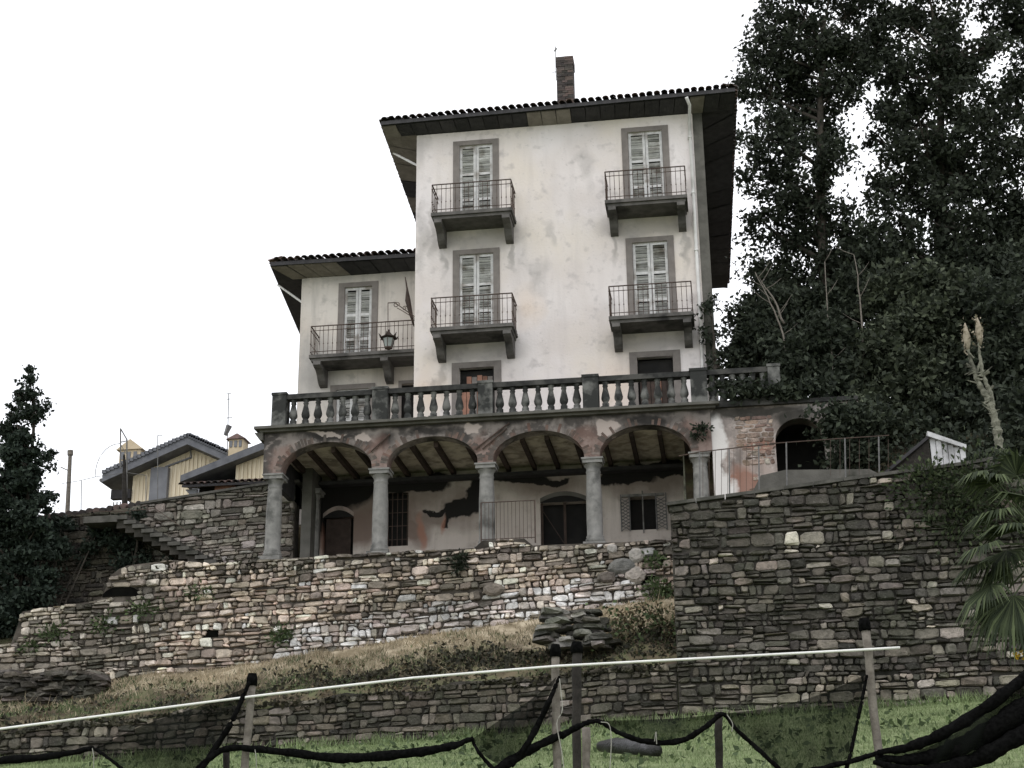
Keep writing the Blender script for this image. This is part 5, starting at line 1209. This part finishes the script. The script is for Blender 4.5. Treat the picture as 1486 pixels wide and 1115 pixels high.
# aerial, poles, frames on the garden wall
YA = 55.
m = MB(); a0, a1 = PY(332, 640, YA), PY(332, 571, YA); m.tube([a0-Vector((0, 0, 1.6)), a1], .018, 5)
for py_, w_ in ((572, 4), (607, 5), (580, 3)): m.tube([PY(332-w_, py_, YA), PY(332+w_, py_-1, YA)], .014, 4)
m.tube([PY(327, 632, YA), PY(333, 618, YA)], [.08, .13], 5)
tag(m.build('aerial_mast', M['iron_grey']), 'thin television aerial mast behind the smaller cream house', 'aerial')
YO = 41.
m = MB(); m.tube([PY(97, 760, YO), PY(102, 657, YO)], [.07, .055], 8); m.tube([PY(102, 661, YO), PY(102, 654, YO)], .085, 8); m.tube([PY(101, 684, YO), PY(88, 678, YO)], .02, 4)
tag(m.build('utility_pole', M['wood_post']), 'short grey pole right of the conifer, behind the garden wall', 'pole')
fr = thing('garden_gate', 'tall narrow rusty metal gate frame standing on the garden wall', 'gate frame')
YX = YG+.2
m = MB(); m.tube([PY(x, y, YX) for x, y in ((175, 680), (175, 622), (184, 638), (184, 735))], .022, 5); m.tube([PY(175, 642, YX), PY(184, 640, YX)], .016, 4); m.tube([PY(175, 645, YX), PY(184, 660, YX)], .012, 4); m.build('frame', M['iron_grey'], fr)
m = MB(); m.tube([PY(181, 735, YX), PY(181, 690, YX), PY(180, 660, YX)], [.09, .07, .03], 6); m.build('post', M['wood_dark'], fr)
pts = [PY(138+36*(1-math.cos(k/8*1.57)), 692-48*math.sin(k/8*1.57), YX) for k in range(9)]
MB().tube(pts, .01, 4).build('hoop', M['iron_grey'], fr)
gf = thing('wire_fence', 'thin wire fence with slim posts along the top of the garden wall', 'fence')
m = MB(); m.tube([PY(90, 702, YX), PY(115, 698, YX), PY(140, 692, YX), PY(184, 686, YX), PY(212, 690, YX)], .009, 4); m.build('wire', M['iron_grey'], gf)
for px_, y0, y1 in ((118, 698, 742), (229, 632, 735), (212, 690, 735)):
    MB().tube([PY(px_, y1, YX)-Vector((0, 0, .1)), PY(px_, y0, YX)], .013, 4).build('post', M['iron_grey'], gf)
MB().tube([PY(229, 632, YX), PY(236, 632, YX)], .01, 4).build('arm', M['iron_grey'], gf)

# ------------------------------------------------------------------ foreground: posts, white rail, black net, log
YN1 = 14.5
rf = random.Random(101)
def post(label, top, bot, r, mat, Y=YN1, cap=None, group='wooden posts of the net fence'):
    a, b = PY(*top, Y), PY(*bot, Y); d = (a-b).normalized(); gz = ground_z(b.x, Y); k = (b.z-gz+.3)/max(.2, d.z); base = b-d*k
    rt = thing('fence_post', label, 'fence post', group); n = 7; m = MB()
    m.tube([base.lerp(a, q/n)+Vector((rf.gauss(0, .006), 0, 0)) for q in range(n+1)], [r*rf.uniform(.92, 1.05) for _ in range(n+1)], 10); m.build('shaft', M[mat], rt, smooth=True)
    if cap: MB().tube([a-d*.09, a-d*.02, a+d*.03], [r*1.3, r*1.35, r*1.0], 10).build('cap', M[cap], rt, smooth=True)
    return rt
post('grey wooden post with black cap left of the sagging net roll', (366, 982), (356, 1115), .042, 'wood_post', cap='net_roll')
post('grey wooden post with dark cap at the middle of the white rail', (806, 940), (808, 1115), .04, 'wood_post', cap='net_roll')
post('pale leaning wooden post with grey cap near the end of the white rail', (1254, 902), (1276, 1100), .042, 'wood_post', cap='net_roll')
post('thick dark round post just right of the middle capped post', (837, 936), (838, 1090), .05, 'wood_dark', 16.0, 'net_roll')
post('short stake under the net hump right of the dark post', (850, 1056), (852, 1118), .04, 'wood_post', 14.7)
post('short stake holding the net between the middle and leaning posts', (1042, 1034), (1044, 1118), .036, 'wood_dark', 14.7)
post('short stake beside the black capped left post', (328, 1090), (330, 1118), .035, 'wood_dark', 14.7)
m = MB(); m.tube([PY(x, y, YN1-.07) for x, y in ((-120, 1081), (0, 1058), (365, 1011), (600, 984), (806, 967), (1030, 955), (1256, 943), (1306, 940))], .0125, 8)
tag(m.build('white_rail', M['rail_white'], smooth=True), 'long white rail tied across the wooden posts', 'rail')
def roll(parent, pts, r, Y=YN1-.1):
    pp = smooth_path(pts); n = len(pp); m = MB(); rr_ = r if isinstance(r, list) else [r]*2
    ph = rf.uniform(0, 6); rad = [np.interp(k/(n-1), np.linspace(0, 1, len(rr_)), rr_)*(1+.09*math.sin(k*.9+ph)+.06*math.sin(k*2.3+ph)) for k in range(n)]
    rad = [q*.78 for q in rad]; m.tube([PY(x, y, Y+.03*math.sin(k*.5))+Vector((0, 0, rf.uniform(-.004, .004))) for k, (x, y) in enumerate(pp)], rad, 9); m.build('rolled_edge', M['net_roll'], parent, smooth=True)
def sheet(parent, top, bot, Y=YN1-.06, n=36, mrows=12):
    tp, bt = smooth_path(top), smooth_path(bot); g_ = lambda P_, u: (float(np.interp(u*(len(P_)-1), range(len(P_)), [p[0] for p in P_])), float(np.interp(u*(len(P_)-1), range(len(P_)), [p[1] for p in P_])))
    m = MB()
    for i in range(n+1):
        for j in range(mrows+1):
            a, b = g_(tp, i/n), g_(bt, i/n); v = j/mrows; x, y = lerp(a[0], b[0], v), lerp(a[1], b[1], v)
            m.v.append(tuple(PY(x, y, Y+.12*math.sin(math.pi*v)*math.sin(3*i/n*3.14)+.05*math.sin(v*5+i*.9)*math.sin(math.pi*v))))
    for i in range(n):
        for j in range(mrows): q = i*(mrows+1)+j; m.face([q, q+1, q+mrows+2, q+mrows+1])
    m.build('net_sheet', M['net'], parent, smooth=True, fix=False)
def cord(parent, pts, r=.0042, Y=YN1-.16): MB().tube([PY(x, y, Y) for x, y in smooth_path(pts, 5)], r, 5).build('cord', M['rope'], parent)
gN = 'black shade nets slung between the posts'
n1 = thing('shade_net', 'black net hanging from the left post and rolled towards the left edge', 'net', gN)
roll(n1, [(-60, 1112), (0, 1104), (70, 1098), (135, 1086)], [.055, .05, .03]); roll(n1, [(135, 1086), (165, 1106), (205, 1140)], [.02, .02])
sheet(n1, [(138, 1086), (210, 1052), (290, 1025), (358, 998)], [(205, 1140), (240, 1140), (270, 1140), (300, 1112)]); roll(n1, [(362, 990), (335, 1050), (300, 1105), (280, 1140)], [.025, .04, .035])
cord(n1, [(134, 1086), (136, 1102), (135, 1130)])
n2 = thing('shade_net', 'black net roll sagging between the left post and the middle post', 'net', gN)
roll(n2, [(270, 1135), (305, 1100), (335, 1086), (400, 1090), (490, 1100), (580, 1095), (650, 1084), (686, 1072)], [.03, .04, .04, .045, .06, .06, .05, .025])
cord(n2, [(370, 1088), (372, 1105), (371, 1130)])
n3 = thing('shade_net', 'black net drawn up in a triangle to the middle post', 'net', gN)
sheet(n3, [(686, 1072), (730, 1042), (775, 1012), (808, 982)], [(700, 1095), (725, 1110), (740, 1102), (762, 1085)]); roll(n3, [(812, 982), (795, 1022), (770, 1072), (742, 1112)], [.02, .035, .04, .03]); roll(n3, [(684, 1072), (696, 1094), (716, 1116)], [.02, .025])
roll(n3, [(700, 1140), (730, 1112), (775, 1085), (815, 1066)], [.07, .06, .045]); cord(n3, [(812, 985), (816, 1030), (808, 1050), (815, 1090), (820, 1130)], .005)
n4 = thing('shade_net', 'black net slung from the dark post to the short stake', 'net', gN)
roll(n4, [(815, 1068), (845, 1052), (868, 1047), (895, 1062), (935, 1076), (985, 1076), (1020, 1058), (1045, 1038), (1054, 1038)], [.045, .03, .025, .035, .035, .03, .025]); sheet(n4, [(872, 1046), (930, 1045), (990, 1042), (1046, 1036)], [(890, 1060), (935, 1076), (985, 1076), (1044, 1040)], n=16, mrows=4)
cord(n4, [(872, 1048), (884, 1052), (887, 1080), (884, 1130)]); cord(n4, [(950, 1076), (952, 1062), (953, 1080)])
n5 = thing('shade_net', 'wide translucent black net stretched up to the leaning post', 'net', gN)
sheet(n5, [(1052, 1036), (1120, 1027), (1190, 1008), (1256, 980)], [(1090, 1080), (1140, 1122), (1190, 1125), (1236, 1105)]); roll(n5, [(1052, 1038), (1072, 1062), (1105, 1092), (1150, 1135)], [.022, .026, .03]); roll(n5, [(1258, 980), (1248, 1030), (1235, 1090), (1225, 1130)], [.02, .022, .025]); cord(n5, [(1055, 1037), (1063, 1050), (1062, 1062)])
roll(n5, [(1120, 1135), (1180, 1118), (1230, 1106), (1280, 1092)], [.04, .03, .03])
n6 = thing('shade_net', 'thick black net roll climbing from the leaning post to the right edge', 'net', gN)
up6 = [(1275, 1092), (1320, 1084), (1365, 1066), (1420, 1034), (1490, 982), (1560, 925)]; lo6 = [(1268, 1106), (1320, 1118), (1370, 1116), (1425, 1098), (1490, 1062), (1560, 1020)]
sheet(n6, up6, lo6, YN1-.2, 40, 10); sheet(n6, [(x, y+10) for x, y in up6], [(x, y+4) for x, y in lo6], YN1-.08, 40, 10)
roll(n6, up6, [.03, .06, .07, .07, .07], YN1-.22); roll(n6, lo6, [.03, .06, .09, .1, .1], YN1-.24); roll(n6, [(lerp(a[0], b[0], .55), lerp(a[1], b[1], .55)) for a, b in zip(up6, lo6)], [.03, .07, .11, .13, .13], YN1-.18)
cord(n6, [(1276, 1090), (1288, 1102), (1294, 1130)])
# clips tying the rail
# white cord bits right, log on the lawn
m = MB(); m.tube([PY(x, y, 21.) for x, y in ((1434, 1090), (1466, 1083), (1478, 1084))], .018, 5); m.tube([PY(1462, 1084, 21.), PY(1456, 1104, 21.)], .015, 5); m.tube([PY(1466, 1083, 21.), PY(1470, 1103, 21.)], .015, 5)
tag(m.build('broken_twig', M['rope']), 'pale broken twig lying on the grass under the palm', 'twig')
d0, d1 = PG(872, 1100)+Vector((0, 0, .16)), PG(955, 1104)+Vector((0, 0, .13))
m = MB(); m.tube([d0, d0.lerp(d1, .3)+Vector((0, 0, .03)), d0.lerp(d1, .7)+Vector((0, 0, .03)), d1], [.075, .115, .11, .08], 12)
tag(m.build('log', M['log'], smooth=True), 'wet dark log lying on the lawn behind the net', 'log')
